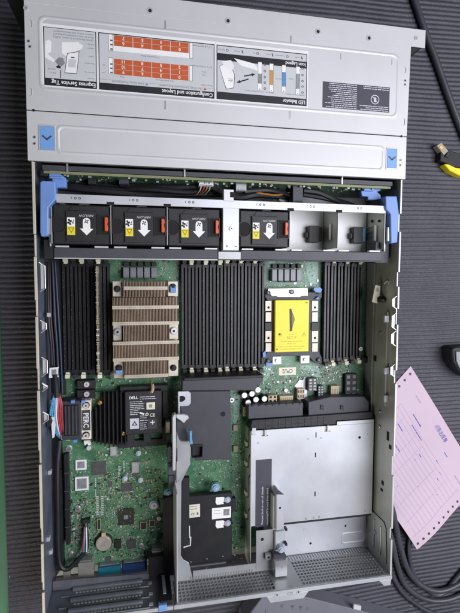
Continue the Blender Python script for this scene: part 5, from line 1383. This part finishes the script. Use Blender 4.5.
# network plug, yellow boot
np_ = thing('network_plug', (*pt(448, 150, 4), 0), 'yellow and black network cable end with clear plug on the ribbed mat', 'cable plug')
z = 12
b = MB(); b.pprism([(437, 145.5), (441.5, 142.5), (448.5, 151), (444, 155)], 2, z, 'clear_plug'); b.pprism([(439, 146.5), (441.5, 145), (444, 148), (441.5, 150)], z, z+.6, 'gold'); b.build('clear_plug', np_, .6)
b = MB(); b.pprism([(441, 151.5), (446, 149), (452, 151), (460, 153), (470, 158), (466, 168), (452, 167), (446, 163), (440, 161)], 0.2, 11, 'black_matte'); b.pprism([(445, 156), (448, 151), (451, 153), (448, 158)], 11, 13, 'black_plastic'); b.build('plug_boot', np_, 1.2)
b = MB(); b.pprism([(444.3, 164), (448, 163.8), (456, 167.5), (470, 169.5), (472, 178), (459, 175), (450, 170.5)], 0.2, 13, 'yellow_plug'); b.build('yellow_sleeve', np_, 1)
b = MB(); b.tube([P3(x, y, 6) for x, y in ((468, 171), (485, 178), (520, 186))], 4.5, 'yellow_plug', 10); b.build('yellow_cable', np_, smooth=True)

# adapter at the right edge
pa = thing('power_adapter', (*pt(462, 360, 4), 0), 'black plug housing with grey face cut off by the right edge of the picture', 'adapter')
b = MB(); b.pprism([(452, 349), (456, 347), (485, 346), (485, 378), (470, 379), (460, 372), (453.5, 362)], .2, 24, 'black_matte'); b.build('adapter_housing', pa, 1.5)
b = MB(); b.pprism([(456, 351.5), (482, 350), (482, 372), (466, 371), (459.5, 368), (456.5, 361)], 24, 26, 'choke'); b.build('adapter_face', pa, .8)

# grey carton below the rear edge
pb = thing('grey_carton', (*pt(300, 620, 2), 0), 'grey flat carton with small printed handling marks, behind the rear edge of the server', 'carton')
zc = 30
b = MB(); b.pprism([(262, 598), (300, 596), (368, 613), (420, 628), (400, 720), (230, 720), (244, 622)], .2, zc, 'box_grey'); cbx = b.build('carton_body', pb, 1)
b = MB(); b.pbox(353, 603.5, 362, 608.5, zc, zc+1, 'label_grey') if False else b.pprism([(354, 605), (361.5, 606.5), (361, 611), (353.5, 609.5)], 28, zc+1.4, 'label_grey'); b.build('carton_tab', pb, .4)
b = MB()
for k, x in enumerate((282, 292.5, 300.5, 307.5)):
    X, Y = pt(x, 606.5+k*.7, zc)
    if k < 3: b.prism([(X-3, Y+2), (X, Y+3), (X+3, Y+2), (X, Y-3.4)], zc-.05, zc+.08, 'box_mark')
    else: b.ring(X, Y, 1, 2, zc-.05, zc+.08, 'box_mark', 12)
    if k == 0: b.prism([(X-1.4, Y+1.4), (X+1.4, Y+1.4), (X, Y-1.4)], zc, zc+.12, 'box_grey')
b.build('handling_marks', pb)
b = MB(); b.pprism([(266, 612), (262, 622), (330, 640), (345, 628)], zc, zc+.15, 'box_mark') if False else b.tube([P3(266, 610, zc+.1), P3(258, 640, zc+.1)], .5, 'box_mark', 4, 0); b.build('carton_fold', pb)

# ============================================================ light, world, camera
w = bpy.data.worlds.new('World'); sc.world = w; w.use_nodes = True
bg = w.node_tree.nodes['Background']; bg.inputs['Color'].default_value = (.85, .9, 1, 1); bg.inputs['Strength'].default_value = .05
def area(name, loc, target, sx, sy, power, col):
    l = bpy.data.lights.new(name, 'AREA'); l.shape = 'RECTANGLE'; l.size = sx; l.size_y = sy; l.energy = power; l.color = col
    o = bpy.data.objects.new(name, l); COL.objects.link(o); o.location = loc
    o.rotation_euler = (Vector(target)-Vector(loc)).to_track_quat('-Z', 'Y').to_euler(); return o
area('ceiling_tube_or_fill', (.78, -.02, 1.14), (.25, 0, 0), .8, 1.2, 27.5, (.90, .905, 1))
area('ceiling_tube_or_fill', (-.62, -.85, .62), (-.2, -.25, 0), .35, .35, 3.4, (1, .92, .76))  # warm fill lamp added low at the rear left, not a ceiling tube

cam = bpy.data.cameras.new('Camera'); co = bpy.data.objects.new('Camera', cam); COL.objects.link(co)
co.location = CAM*S; co.rotation_euler = ROT
cam.sensor_fit = 'VERTICAL'; cam.sensor_height = 24; cam.lens = 24*FPX/613.33
cam.clip_start = .01; cam.clip_end = 50
sc.camera = co
sc.view_settings.view_transform = 'Standard'; sc.view_settings.look = 'None'
sc.view_settings.exposure = 0; sc.view_settings.gamma = 1
